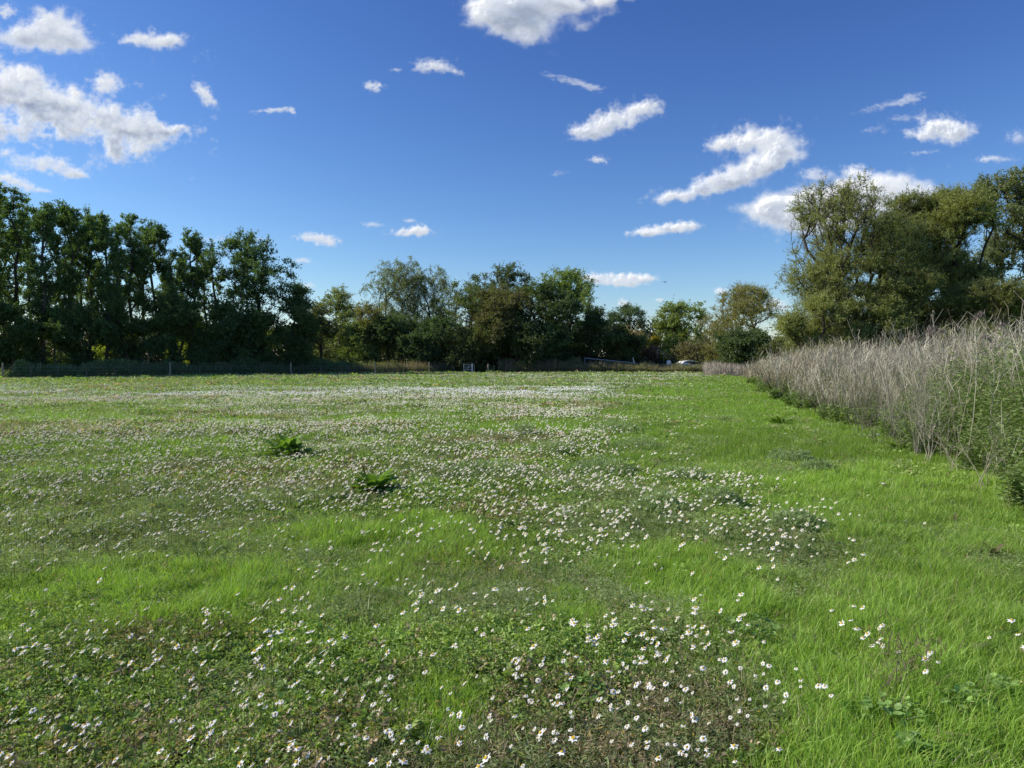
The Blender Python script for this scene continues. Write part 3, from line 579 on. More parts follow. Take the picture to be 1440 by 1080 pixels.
# grass
x, y, z = scatter(12000, 5.5, 2.0, 90)
g_, b_, d_ = regimes(x, y)
keep = rng.uniform(size=len(x)) < (0.42+0.58*g_)*(1-0.3*b_)
x, y, z, g_, b_ = x[keep], y[keep], z[keep], g_[keep], b_[keep]
print('blades', len(x))
sc = np.maximum(1, y/5.5); n = len(x)
clump = fbm(x*3.2, y*3.2, 3, 77); dirn = fbm(x*1.7, y*1.7, 3, 87)*5*math.pi
ht = (0.042+0.062*g_)*(0.25+1.5*clump)*rng.uniform(0.4, 1.3, n)*(1+0.12*np.log(sc))*np.where(rng.uniform(size=n) < .03, 1.5, 1)
lean = rng.normal(size=(n, 3))*0.3+np.stack([np.cos(dirn), np.sin(dirn), 0*dirn], 1)*0.07; lean[:, 2] = 1
bend = (rng.normal(size=(n, 3))*0.35+np.stack([np.cos(dirn), np.sin(dirn), 0*dirn], 1)*0.09+np.array([0.1, -0.05, 0]))*ht[:, None]; bend[:, 2] = 0
tone = rng.uniform(0, 1, n); big = fbm(x*0.22, y*0.3, 3, 91)
cb1 = np.array([0.175, 0.32, 0.04]); cb2 = np.array([0.325, 0.44, 0.08]); cwe = np.array([0.22, 0.31, 0.08]); cbr = np.array([0.34, 0.28, 0.16])
bc = cb1*(1-tone[:, None])+cb2*tone[:, None]
bc = bc*g_[:, None]**0.6+(0.45*bc+0.55*cwe)*(1-g_[:, None]**0.6)
bc = bc*(0.98+0.7*big[:, None])
isb = rng.uniform(size=n) < 0.075+0.4*b_*(1-g_); bc[isb] = cbr*rng.uniform(0.5, 1.2, (isb.sum(), 1))
P = np.stack([x, y, z-0.01], 1)
gg = Geo(); nr = y < 11
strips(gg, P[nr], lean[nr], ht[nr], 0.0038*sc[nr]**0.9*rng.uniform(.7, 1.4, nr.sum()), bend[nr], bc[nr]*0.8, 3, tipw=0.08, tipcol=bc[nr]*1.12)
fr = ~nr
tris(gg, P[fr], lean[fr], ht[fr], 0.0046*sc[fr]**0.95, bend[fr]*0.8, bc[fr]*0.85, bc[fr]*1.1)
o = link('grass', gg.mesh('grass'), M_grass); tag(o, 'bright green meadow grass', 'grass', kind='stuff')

# coarse tussocks: broader darker and paler blades in small tufts
x, y, z = scatter(26, 5.5, 2.2, 60); n = len(x); tz = fbm(x*0.6, y*0.6, 3, 191); kp = rng.uniform(size=n) < sstep(.42, .62, tz)+.08; x, y, z = x[kp], y[kp], z[kp]; n = len(x)
sc = np.maximum(1, y/5.5); nb = 34; idx = np.repeat(np.arange(n), nb); m = len(idx); a = rng.uniform(0, 6.28, m); r = .05*np.sqrt(rng.uniform(0, 1, m))*sc[idx]**.5
P = np.stack([x[idx]+np.cos(a)*r, y[idx]+np.sin(a)*r, z[idx]-.01], 1); L_ = rng.uniform(.06, .15, m)*rng.uniform(.6, 1.25, n)[idx]
ln = np.stack([np.cos(a)*.5, np.sin(a)*.5, 1+0*a], 1)+rng.normal(size=(m, 3))*.2; bd = np.stack([np.cos(a), np.sin(a), 0*a], 1)*(L_*rng.uniform(.2, .7, m))[:, None]
tn = rng.uniform(0, 1, n)[idx][:, None]; cl = np.array([.10, .20, .035])*(1-tn)+np.array([.24, .34, .09])*tn; dd_ = rng.uniform(size=m) < .08; cl[dd_] = (.38, .32, .18)
gg = Geo(); strips(gg, P, ln, L_, .0055*sc[idx]**.85*rng.uniform(.6, 1.4, m), bd, cl*.8, 3, .08, tipcol=cl*1.15)
o = link('tussocks', gg.mesh('tussocks'), M_grass); tag(o, 'coarse tussocks of broader grass dotted through the turf', 'grass tussocks', kind='stuff')

# low leafy herbs: short stems carrying small leaves, feathery mayweed tufts
x, y, z = scatter(1500, 5.5, 2.0, 88, 2.0)
g_, b_, d_ = regimes(x, y)
patchn = fbm(x*1.1, y*1.1, 3, 201)
keep = rng.uniform(size=len(x)) < (1-0.93*g_)*(0.35+1.0*patchn)+0.34*sstep(0.57, 0.66, patchn)
x, y, z, g_, b_, pn = x[keep], y[keep], z[keep], g_[keep], b_[keep], patchn[keep]
n = len(x); print('herbs', n); sc = np.maximum(1, y/5.5)
kind = fbm(x*0.8, y*0.8, 2, 211)+rng.normal(size=n)*0.06
nlv = 15; idx = np.repeat(np.arange(n), nlv); m = len(idx)
hh = (0.02+0.085*pn)*rng.uniform(0.5, 1.3, n)
t = rng.uniform(0.1, 1, m)**0.7; th = rng.uniform(0, 2*math.pi, m)
rr = 0.022*rng.uniform(0.2, 1.6, m)*sc[idx]**0.6
Pp = np.stack([x[idx]+np.cos(th)*rr, y[idx]+np.sin(th)*rr, z[idx]+hh[idx]*t], 1)
ax = np.stack([np.cos(th), np.sin(th), rng.uniform(-0.2, 0.9, m)], 1)
broad = (kind > 0.54)[idx]
Lf = np.where(broad, 0.016, 0.021)*rng.uniform(.5, 1.6, m)*np.where(rng.uniform(size=n) < .06, 1.9, 1)[idx]*sc[idx]**0.9; Wf = Lf*np.where(broad, 0.62, 0.16)
c1 = np.array([0.14, 0.21, 0.055]); c2 = np.array([0.28, 0.36, 0.10]); c3 = np.array([0.24, 0.29, 0.13]); cdry = np.array([0.36, 0.28, 0.18])
tn = (rng.uniform(0, 1, n)[idx]*0.6+rng.uniform(0, 1, m)*0.4)[:, None]
cl = np.where(broad[:, None], c1*(1-tn)+c2*tn, c3*(0.6+0.8*tn))
dr = rng.uniform(size=n)[idx] < 0.05+0.55*b_[idx]; cl[dr] = cdry*rng.uniform(.5, 1.3, (dr.sum(), 1))
cl = cl*(0.95+1.1*fbm(x*1.7, y*1.7, 3, 231))[idx][:, None]
gg = Geo(); leaves(gg, Pp, ax, rdir(m, 0.9), Lf, Wf, cl)
o = link('weeds', gg.mesh('weeds'), M_herb); tag(o, 'low mixed leafy weeds and feathery mayweed foliage between the grass', 'weeds', kind='stuff')

# dry brown stems standing in the left meadow
x, y, z = scatter(260, 5.5, 2.0, 85, 2.0)
g_, b_, d_ = regimes(x, y); pn = fbm(x*0.7, y*0.7, 3, 221)
keep = rng.uniform(size=len(x)) < (0.06+0.9*b_)*(1-0.9*g_)+0.5*patch(x, y, 440, 1040, 60, 40)*1.0
x, y, z = x[keep], y[keep], z[keep]; n = len(x); sc = np.maximum(1, y/5.5)
gg = Geo(); hh = rng.uniform(0.06, 0.19, n)
P = np.stack([x, y, z], 1); ln = rng.normal(size=(n, 3))*0.25; ln[:, 2] = 1
cl = np.array([0.30, 0.25, 0.15])*rng.uniform(0.4, 1.3, (n, 1))
strips(gg, P, ln, hh, 0.0025*sc**0.9, rng.normal(size=(n, 3))*0.03, cl, 2, 0.6)
for k in range(3):
    st = P+unit(ln)*(hh*rng.uniform(0.4, 1, n))[:, None]
    strips(gg, st, rdir(n, 0.8), hh*rng.uniform(.15, .4, n), 0.003*sc**0.9, rdir(n)*0.01, cl*0.9, 1, 1.4)
o = link('dry_stems', gg.mesh('dry_stems'), M_dry); tag(o, 'thin brown dead stems scattered through the left of the meadow', 'dry stems', kind='stuff')

# ------------------------------------------------------------ daisies
def daisy_meshes(seed):
    global rng
    rng = np.random.default_rng(seed)
    g1 = Geo(); npet = int(rng.integers(12, 17)); th = np.arange(npet)*2*math.pi/npet+rng.normal(size=npet)*0.08
    dd = rng.uniform(-0.35, 0.05, npet)
    for sgm in range(1):
        d = np.stack([np.cos(th), np.sin(th), dd], 1); s = np.stack([-np.sin(th), np.cos(th), 0*th], 1)
        Lp = rng.uniform(0.0115, 0.0145, npet)[:, None]; w_ = 0.0028
        base = d*0.0035
        V = np.stack([base-s*w_*0.5, base+s*w_*0.5, base+d*Lp*0.6+s*w_*1.05, base+d*Lp+s*w_*0.5-np.array([0, 0, .001]), base+d*Lp-s*w_*0.5-np.array([0, 0, .001]), base+d*Lp*0.6-s*w_*1.05], 1)
        f = (np.arange(npet)*6)[:, None]+np.arange(6)[None]
        g1.add(V.reshape(-1, 3), [f], (0.88, 0.88, 0.86))
    g2 = Geo(); rings = [(0.0058, -0.001), (0.0058, 0.0012), (0.0042, 0.0034), (0.0018, 0.0046)]; k = 10
    V = []; 
    for r, zz in rings:
        a = np.arange(k)*2*math.pi/k; V.append(np.stack([np.cos(a)*r, np.sin(a)*r, np.full(k, zz)], 1))
    V.append(np.array([[0, 0, 0.0048]])); V = np.concatenate(V)
    i = np.arange(k); j = (i+1) % k
    f4 = np.concatenate([np.stack([i+r*k, j+r*k, j+(r+1)*k, i+(r+1)*k], 1) for r in range(3)]); f3 = np.stack([i+3*k, j+3*k, np.full(k, 4*k)], 1)
    g2.add(V, [f4, f3], (0.62, 0.40, 0.03))
    return g1.mesh('petals'), g2.mesh('flower_centre', True)
heads = [daisy_meshes(300+i) for i in range(5)]
for a, b in heads: a.materials.append(M_petal); b.materials.append(M_disc)
stem_me = None
g3 = Geo(); tubes(g3, np.array([[0, 0, 0.], [0.003, 0, -0.05]]), np.array([[0.003, 0, -0.05], [0.0, 0.004, -0.13]]), 0.0011, 0.0011, (0.07, 0.11, 0.03), 4); stem_me = g3.mesh('stem'); stem_me.materials.append(M_herb)
rng = np.random.default_rng(77)
def daisy_points(y0, y1):
    y = np.sqrt(rng.uniform(y0**2, y1**2, int(130*SP*(y1**2-y0**2)))); x = rng.uniform(-SP, SP, len(y))*y
    g_, b_, d_ = regimes(x, y)
    k = (rng.uniform(0, 130, len(x)) < d_*2.6) & (x < hedge_x(y)-0.3); return x[k], y[k]
def daisy_rot(n):
    v = unit(np.array([-0.5, -0.16, 0.8]))[None]+rng.normal(size=(n, 3))*np.array([.28, .2, .2])
    v[:, 2] = np.abs(v[:, 2]); return unit(v)
x, y = daisy_points(2.2, 83)
# clumps: nudge each flower toward a neighbour to make small bunches
vx = vnoise(x*6, y*6, 401)-0.5; vy = vnoise(x*6, y*6, 402)-0.5; x = x+vx*0.25; y = y+vy*0.25
o_ = np.argsort(y); x = x[o_]; y = y[o_]
infr = np.abs(x/y) < 0.70
near_i = np.where(infr & (y > 2.75))[0][:300]; is_near = np.zeros(len(x), bool); is_near[near_i] = True
print('daisies', len(x), 'near to', y[near_i[-1]])
hz = rng.uniform(0.12, 0.2, len(x)); nv = daisy_rot(len(x)); nv[:, 1] -= 0.2*sstep(7, 16, y); nv = unit(nv); scs = 0.45+0.55*rng.uniform(0, 1, len(x))**1.2
for c_, i in enumerate(near_i):
    pet, cen = heads[c_ % 5]; zz = float(gh(x[i], y[i]))+hz[i]
    r = bpy.data.objects.new('daisy', None); col.objects.link(r); r.empty_display_size = 0.02
    r.location = (x[i], y[i], zz); r.scale = (scs[i],)*3
    tag(r, 'small white daisy with yellow centre in the near meadow', 'daisy', 'white daisies in the near meadow')
    q = Vector(nv[i]).to_track_quat('Z', 'Y')
    a = bpy.data.objects.new('petals', pet); b = bpy.data.objects.new('flower_centre', cen); s = bpy.data.objects.new('stem', stem_me)
    for ob in (a, b, s): col.objects.link(ob); ob.parent = r
    a.rotation_mode = b.rotation_mode = 'QUATERNION'; a.rotation_quaternion = q; b.rotation_quaternion = q
fi = np.where(~is_near)[0]; n = len(fi)
P = np.stack([x[fi], y[fi], gh(x[fi], y[fi])+hz[fi]], 1); nf = nv[fi]; s_ = scs[fi]*0.0175*(1.4+0.009*np.clip(y[fi]-8, 0, 80))
a, b = frames(nf); k = 12
th = np.arange(k)*2*math.pi/k; rad = np.where(np.arange(k) % 2 == 0, 1.0, 0.55)
ring = (a[:, None]*np.cos(th)[None, :, None]+b[:, None]*np.sin(th)[None, :, None])*rad[None, :, None]*s_[:, None, None]
jit = 1+rng.normal(size=(n, k, 1))*0.12
V = np.concatenate([P[:, None], P[:, None]+ring*jit-nf[:, None]*s_[:, None, None]*0.12], 1)
i = np.arange(k); f = np.stack([np.zeros(k, int), i+1, (i+1) % k+1], 1)[None]+(np.arange(n)*(k+1))[:, None, None]
gg = Geo(); gg.add(V.reshape(-1, 3), [f.reshape(-1, 3)], (0.88, 0.88, 0.85))
cen = P+nf*0.002; k2 = 6; th = np.arange(k2)*2*math.pi/k2
nc = y[fi] < 30
V = cen[nc][:, None]+(a[nc][:, None]*np.cos(th)[None, :, None]+b[nc][:, None]*np.sin(th)[None, :, None])*s_[nc][:, None, None]*0.36+nf[nc][:, None]*0.0015
f = (np.arange(nc.sum())*k2)[:, None]+np.arange(k2)[None]; gg.add(V.reshape(-1, 3), [f], (0.62, 0.42, 0.04))
ns = y[fi] < 16; tubes(gg, P[ns], P[ns]-np.array([0, 0, 0.12]), 0.0012, 0.0012, (0.07, 0.11, 0.03), 3)
o = link('daisies', gg.mesh('daisies'), M_petal); tag(o, 'countless white daisies spread over the left and far meadow', 'daisies', kind='stuff')
# spent yellow heads
x, y, z = scatter(60, 5, 2.2, 25, 2)
g_, b_, d_ = regimes(x, y); k = rng.uniform(0, 60, len(x)) < d_*0.75; x, y, z = x[k], y[k], z[k]; n = len(x)
gg = Geo(); P = np.stack([x, y, z+rng.uniform(.05, .13, n)], 1); tubes(gg, P, P+rdir(n, 3)*0.006, 0.0045, 0.002, np.array([0.5, 0.33, 0.05])*rng.uniform(.4, 1.2, (n, 1)), 6)
tubes(gg, P, P-np.array([0, 0, .1]), 0.001, 0.001, (0.07, 0.1, 0.03), 3)
o = link('spent_daisy_heads', gg.mesh('spent_daisy_heads'), M_disc); tag(o, 'yellow brown petal-less daisy heads among the flowers', 'spent flower heads', kind='stuff')

# ------------------------------------------------------------ single plants in the meadow
def rosette(name, label, cat, px, py, nl, L, W, c1, c2, up=(0.3, 1.1), group=None, seed=1, stalks=0):
    global rng
    rng = np.random.default_rng(seed)
    bx, by = U(px, py); root = empty(name, (bx, by, float(gh(bx, by))), label, cat, group)
    g = Geo(); seg = 7
    th = rng.uniform(0, 2*math.pi, nl); ele = rng.uniform(*up, nl); LL = L*rng.uniform(.55, 1.15, nl); WW = W*rng.uniform(.7, 1.2, nl)
    fold = 0.35
    V = []; Cc = []; base = np.stack([np.cos(th)*0.02, np.sin(th)*0.02, 0*th], 1)+rng.normal(size=(nl, 3))*np.array([L*.12, L*.12, 0])
    side = np.stack([-np.sin(th), np.cos(th), 0*th], 1); tcol = rng.uniform(0, 1, nl)
    cur = base.copy(); ang = ele.copy()
    for i in range(seg+1):
        t = i/seg; wd = WW*(0.12+0.88*math.sin(math.pi*min(1, (t**0.8)))**0.7) if t < 1 else WW*0.02
        wav = 1+0.18*np.sin(t*14+th*5)
        up_ = np.stack([-np.sin(ang)*np.cos(th), -np.sin(ang)*np.sin(th), np.cos(ang)], 1)
        V += [cur+side*(wd*wav*0.5)[:, None]+up_*(wd*fold*0.5)[:, None], cur, cur-side*(wd*wav*0.5)[:, None]+up_*(wd*fold*0.5)[:, None]]
        cc_ = np.array(c1)*(1-tcol[:, None])+np.array(c2)*tcol[:, None]
        Cc += [cc_, cc_*1.35, cc_]
        cur = cur+np.stack([np.cos(th)*np.cos(ang), np.sin(th)*np.cos(ang), np.sin(ang)], 1)*(LL/seg)[:, None]
        ang = ang-rng.uniform(0.05, 0.22, nl)
    V = np.stack(V, 1); Cc = np.stack(Cc, 1); V[..., 2] = np.maximum(V[..., 2], 0.01); mm = 3*(seg+1)
    q = np.array([[3*i+k, 3*i+k+1, 3*i+k+4, 3*i+k+3] for i in range(seg) for k in (0, 1)])
    g.add(V.reshape(-1, 3), [(q[None]+(np.arange(nl)*mm)[:, None, None]).reshape(-1, 4)], Cc.reshape(-1, 3))
    link('leaves', g.mesh('leaves', True), M_herb, root)
    for s in range(stalks):
        g = Geo(); a0 = rng.normal(size=3)*0.04; a0[2] = 0; h = L*rng.uniform(0.8, 1.0); d = unit(np.array([rng.normal()*.15, rng.normal()*.15, 1]))
        tubes(g, a0[None], (a0+d*h)[None], 0.005, 0.002, (0.12, 0.06, 0.035), 5)
        m_ = 60; tt = rng.uniform(.4, 1, m_); leaves(g, a0+d*h*tt[:, None], rdir(m_, .5), rdir(m_), 0.018, 0.012, (0.14, 0.07, 0.035))
        link('flower_stalk', g.mesh('flower_stalk'), M_dry, root)
    return root
D1, D2 = (0.11, 0.20, 0.045), (0.25, 0.39, 0.07)
rosette('dock_plant', 'larger dark green dock with arching leaves among daisies, nearer of the two', 'dock plant', 525, 694, 70, 0.34, 0.13, D1, D2, group='dock plants in the daisies', up=(0.35, 1.35), seed=501, stalks=1)
rosette('dock_plant', 'dark green dock clump with upright leaves, farther and left of the other', 'dock plant', 405, 646, 70, 0.46, 0.17, D1, D2, group='dock plants in the daisies', up=(0.5, 1.45), seed=502)
rosette('dock_plant', 'bright green dock at the foot of the dry bank', 'dock plant', 1098, 597, 18, 0.42, 0.11, (0.07, 0.14, 0.02), (0.14, 0.22, 0.03), seed=503)
rosette('dock_plant', 'broad leaved dock under the pale dead stalks of the bank', 'dock plant', 1262, 636, 26, 0.32, 0.12, (0.06, 0.12, 0.03), (0.13, 0.2, 0.05), seed=504)
rosette('dock_plant', 'single dock with one wide upturned leaf in the near right grass', 'dock plant', 1340, 925, 6, 0.17, 0.075, (0.12, 0.17, 0.06), (0.16, 0.2, 0.07), up=(0.5, 1.1), seed=505)
rosette('dock_plant', 'small dock with smooth leaves in the near left weeds', 'dock plant', 112, 1035, 10, 0.12, 0.04, (0.07, 0.14, 0.03), (0.12, 0.2, 0.04), seed=506)
rosette('dock_plant', 'bright leaved dock low in the bottom left corner', 'dock plant', 30, 985, 9, 0.13, 0.05, (0.07, 0.13, 0.03), (0.12, 0.2, 0.04), seed=516)
rosette('dock_plant', 'dark dock at the edge of the bank behind the twiggy plants', 'dock plant', 1103, 552, 40, 0.6, 0.16, (0.02, 0.05, 0.015), (0.05, 0.09, 0.02), seed=507)
for i, (px, py) in enumerate([(1300, 735), (1265, 728), (1345, 742), (1395, 790)]):
    rosette('dead_dock', ['brown withered dock in the grass right of the bank corner', 'brown withered dock, left one of the withered group', 'purplish withered dock nearest the right edge of the grass', 'brown withered dock low at the right edge'][i], 'withered plant', px, py, 16, 0.15, 0.035, (0.10, 0.07, 0.05), (0.2, 0.14, 0.10), group='withered docks in the right grass', seed=510+i, up=(.2, 1.3))
# rounded grey green herb clumps
def clump(name, label, px, py, wpx, h, c1, c2, n=900, ll=0.05, ww=0.012, seed=1, group=None, cat='herb clump', yr=None):
    global rng
    rng = np.random.default_rng(seed); bx, by = U(px, py); r = wpx/F*by
    root = empty(name, (bx, by, float(gh(bx, by))), label, cat, group)
    a = rng.uniform(0, 2*math.pi, n); q = np.sqrt(rng.uniform(0, 1, n)); lump = 0.6+0.8*vnoise(np.cos(a)*q*3+9, np.sin(a)*q*3+4, seed)
    zt = h*np.sqrt(np.maximum(0, 1-q**2))*lump*rng.uniform(0.45, 1, n)
    P = np.stack([np.cos(a)*q*r, np.sin(a)*q*(yr or r), zt], 1)
    g = Geo(); t = (rng.uniform(0, 1, n)*0.7+0.3*lump/1.4)[:, None]
    leaves(g, P, rdir(n, 0.6)+P*np.array([1, 1, 0])/max(r, .01)*0.5, rdir(n, .6), ll*rng.uniform(.5, 1.4, n), ww*rng.uniform(.6, 1.4, n), np.array(c1)*(1-t)+np.array(c2)*t)
    link('foliage', g.mesh('foliage'), M_herb, root)
    g = Geo(); k = 14; a = rng.uniform(0, 6.28, k); q = rng.uniform(0, .8, k); B = np.stack([np.cos(a)*q*r, np.sin(a)*q*r, 0*a], 1)
    tubes(g, B*0.5, B+np.array([0, 0, 1])*(h*0.8), 0.003, 0.002, (0.09, 0.1, 0.05), 4); link('stems', g.mesh('stems'), M_herb, root); return root
GC1, GC2 = (0.20, 0.29, 0.13), (0.40, 0.48, 0.23)
for i, (px, py, w_, h, lab) in enumerate([(1014, 716, 30, 0.13, 'in the open grass right of the daisy bands'), (928, 722, 42, 0.10, 'wide flat one left of its twin'), (1110, 652, 32, 0.16, 'closest to the foot of the dry bank'), (870, 612, 36, 0.15, 'beyond the daisies in the middle'),
                                 (735, 616, 20, 0.22, 'rounded one in the middle of the daisies'), (690, 668, 60, 0.14, 'broad one right of the two docks'), (845, 668, 50, 0.15, 'broad one at the edge of the daisies'), (900, 636, 40, 0.14, 'between the daisies and open grass'),
                                 (960, 680, 34, 0.12, 'above the pair of flat clumps'), (1150, 668, 22, 0.12, 'small one facing the pale dead stalks'), (1120, 750, 40, 0.10, 'carrying a few daisies on the right'), (780, 640, 34, 0.13, 'small flat one among scattered daisies')]):
    clump('herb_clump', 'low grey green feathery herb clump, '+lab, px, py, w_, h*1.35, GC1, GC2, int(500+w_*22), 0.07, 0.014, 600+i, 'grey green herb clumps in the meadow')
# round leaved ground plants, near right
for i, (px, py, w_) in enumerate([(1350, 1003, 40), (1255, 1018, 40), (1285, 1066, 24), (1405, 985, 22), (820, 985, 34), (1060, 900, 40)]):
    rng = np.random.default_rng(640+i); bx, by = U(px, py); r = w_/F*by; n = 48
    root = empty('round_leaved_plant', (bx, by, float(gh(bx, by))), 'low plant with small round pale green leaves, '+['largest patch near the bottom right corner', 'left of the largest bottom right patch', 'cut by the bottom edge on the right', 'closest to the right edge', 'among the daisies near the bottom middle', 'in the grass right of the near daisies'][i], 'round leaved plant', 'round leaved plants in the near grass')
    a = rng.uniform(0, 6.28, n); q = np.sqrt(rng.uniform(0, 1, n))*r; c = np.stack([np.cos(a)*q, np.sin(a)*q, rng.uniform(.055, .10, n)], 1)
    nr_ = rdir(n, 3.0); fa, fb = frames(nr_); k = 10; th = np.arange(k)*6.283/k; rl = rng.uniform(.010, .021, n)
    V = np.concatenate([c[:, None]-nr_[:, None]*0.003, c[:, None]+(fa[:, None]*np.cos(th)[None, :, None]+fb[:, None]*np.sin(th)[None, :, None])*rl[:, None, None]], 1)
    f = np.stack([np.zeros(k, int), np.arange(k)+1, (np.arange(k)+1) % k+1], 1)[None]+(np.arange(n)*(k+1))[:, None, None]
    g = Geo(); g.add(V.reshape(-1, 3), [f.reshape(-1, 3)], np.repeat(np.array([.26, .40, .11])*rng.uniform(.7, 1.4, (n, 1)), k+1, 0)); link('leaves', g.mesh('leaves', False), M_herb, root)
    g = Geo(); tubes(g, c, c*np.array([.9, .9, 0]), 0.001, 0.001, (.09, .13, .04), 3); link('stems', g.mesh('stems'), M_herb, root)

# dead branching plants
def dead_plant(label, px, py, h, spread, nb, colr, seed, group='dead twiggy plants along the bank', name='dead_plant', twigs=10, fuzz=0, thick=0.006, lean=(0, 0)):
    global rng
    rng = np.random.default_rng(seed); bx, by = U(px, py)
    root = empty(name, (bx, by, float(gh(bx, by))), label, 'dead plant', group); g = Geo(); tips = []
    for i in range(nb):
        p = np.array([rng.normal()*.05*spread, rng.normal()*.05*spread, 0.]); d = unit(np.array([rng.normal()*spread*.35+lean[0], rng.normal()*spread*.35+lean[1], 1.])); L_ = h*rng.uniform(.6, 1.05); r = thick*rng.uniform(.7, 1.2)
        for j in range(6):
            q = p+d*L_/6; tubes(g, p[None], q[None], r, r*.82, np.array(colr)*rng.uniform(.7, 1.2), 5); r *= .82
            if j >= 1:
                for k in range(max(1, twigs//5)):
                    dd = unit(d+rng.normal(size=3)*.55); ll = L_*rng.uniform(.12, .3)
                    a = q; b = q+dd*ll; c = b+unit(dd+rng.normal(size=3)*.4+np.array([0, 0, .3]))*ll*.8
                    tubes(g, np.array([a, b]), np.array([b, c]), np.array([r*.5, r*.4]), np.array([r*.4, r*.2]), np.array(colr)*rng.uniform(.8, 1.3), 3); tips += [b, c]
            d = unit(d+rng.normal(size=3)*.13); p = q
    link('branches', g.mesh('branches'), M_dry, root)
    if fuzz:
        g = Geo(); tips = np.array(tips); k = rng.integers(0, len(tips), fuzz); strips(g, tips[k]+rng.normal(size=(fuzz, 3))*.03, rdir(fuzz, .3), 0.05*rng.uniform(.4, 1.2, fuzz), 0.004, rdir(fuzz)*.02, np.array(colr)*1.25*rng.uniform(.6, 1.2, (fuzz, 1)), 2, 1.)
        link('seed_heads', g.mesh('seed_heads'), M_dry, root)
    return root
dead_plant('dark brown dead dock stalks at the left end of the dry bank', 1084, 556, 1.5, .9, 9, (0.07, 0.05, 0.04), 701, twigs=14, fuzz=500, thick=.012)
dead_plant('dark leaning dead plant in front of the green dock', 1108, 566, 1.35, 1.0, 9, (0.08, 0.06, 0.05), 702, twigs=12, fuzz=500, thick=.01)
dead_plant('brown twiggy dead plant just right of the bright green dock', 1150, 583, 1.3, .9, 8, (0.11, 0.085, 0.07), 703, twigs=12, fuzz=300, thick=.008)
dead_plant('dead plant with bare leaning stems left of the palest stalks', 1232, 628, 1.25, 1.1, 9, (0.20, 0.17, 0.14), 704, twigs=10, fuzz=200, thick=.006, lean=(-.2, 0))
dead_plant('palest dead plant with upright stalks at the bank foot', 1290, 643, 1.5, .6, 13, (0.40, 0.36, 0.30), 705, twigs=14, fuzz=400, thick=.006)
dead_plant('grey dead plant behind the palest one', 1265, 632, 1.6, .7, 10, (0.32, 0.28, 0.24), 706, twigs=12, fuzz=300, thick=.005)
dead_plant('pale dry stalk at the lower right of the leafy bank', 1420, 706, .85, .7, 4, (0.42, 0.38, 0.3), 707, twigs=10, fuzz=120, thick=.004)
dead_plant('small purplish dead plant in the near right grass', 1240, 975, .16, 1.0, 6, (0.14, 0.10, 0.09), 708, twigs=8, fuzz=100, thick=.0022)
dead_plant('tall reddish dead sprig growing by the near right daisies', 1268, 968, .24, .6, 4, (0.16, 0.13, 0.08), 709, twigs=14, fuzz=260, thick=.0022)
grp = 'thin dead stalks standing in the meadow'
for i, (px, py, h, lab) in enumerate([(864, 558, .8, 'left one of the dark pair far out in the grass'), (877, 559, .7, 'right one of the dark pair far out in the grass'), (803, 556, .5, 'short one left of the dark pair'), (915, 552, .5, 'leafy one right of the dark pair'),
                                   (285, 800, .38, 'thin bent one in the left grass'), (470, 625, .35, 'by the farther dock'), (640, 700, .3, 'right of the nearer dock'), (1165, 700, .3, 'alone in the right grass'), (860, 580, .3, 'low by a few daisies'), (735, 790, .3, 'in the middle weeds'),
                                   (150, 792, .3, 'far left in the weeds'), (1000, 590, .35, 'small one in open grass')]):
    dead_plant('dead stalk, '+lab, px, py, h, .5, 2 if h > .4 else 1, (0.07, 0.06, 0.04), 720+i, grp, 'dead_stalk', 5, 30 if h > .4 else 0, .009 if h > .4 else .003)

for i, (px, py, h, sp, nb, cl_) in enumerate([(1205, 612, 1.1, .9, 6, (.28, .24, .18)), (1172, 596, 1.2, .8, 7, (.22, .18, .14)), (1128, 577, 1.3, .8, 7, (.18, .14, .11)), (1345, 668, 1.0, 1.0, 5, (.42, .38, .28)), (1380, 690, .9, 1.1, 5, (.40, .36, .26)),
                                         (1306, 652, 1.3, .8, 6, (.45, .41, .32)), (1252, 622, 1.4, .7, 8, (.36, .32, .26)), (1218, 604, 1.5, .7, 7, (.25, .21, .17)), (1095, 561, 1.3, .8, 7, (.13, .10, .08)), (1072, 549, 1.2, .8, 7, (.15, .11, .09))]):
    dead_plant('dead weed at the bank foot, '+['between the leaning and the brown plant', 'just beyond the brown twiggy plant', 'behind the bright green dock', 'pale one in front of the leafy part', 'pale one at the near leafy corner',
               'right beside the palest plant', 'upright grey one left of the palest', 'tall one behind the leaning stems', 'dark one beside the dark leaning plant', 'farthest dark one at the bank end'][i], px, py, h, sp, nb, cl_, 760+i, twigs=12, fuzz=160, thick=.006)
# ------------------------------------------------------------ the overgrown bank on the right (stuff)
rng = np.random.default_rng(900)
def bank_points(n, y0, y1, depth, bias=1.0, wob=1.0):
    """points on the bank: y along it (denser near), s = metres behind its foot"""
    y = y0*(y1/y0)**rng.uniform(0, 1, n); s = depth*rng.uniform(0, 1, n)**bias
    s = s+wob*(fbm(y*0.8, y*0+3, 4, 977)-0.47)*2.6
    return hedge_x(y)+s*0.93-0.1, y+s*0.35, np.maximum(s, 0)
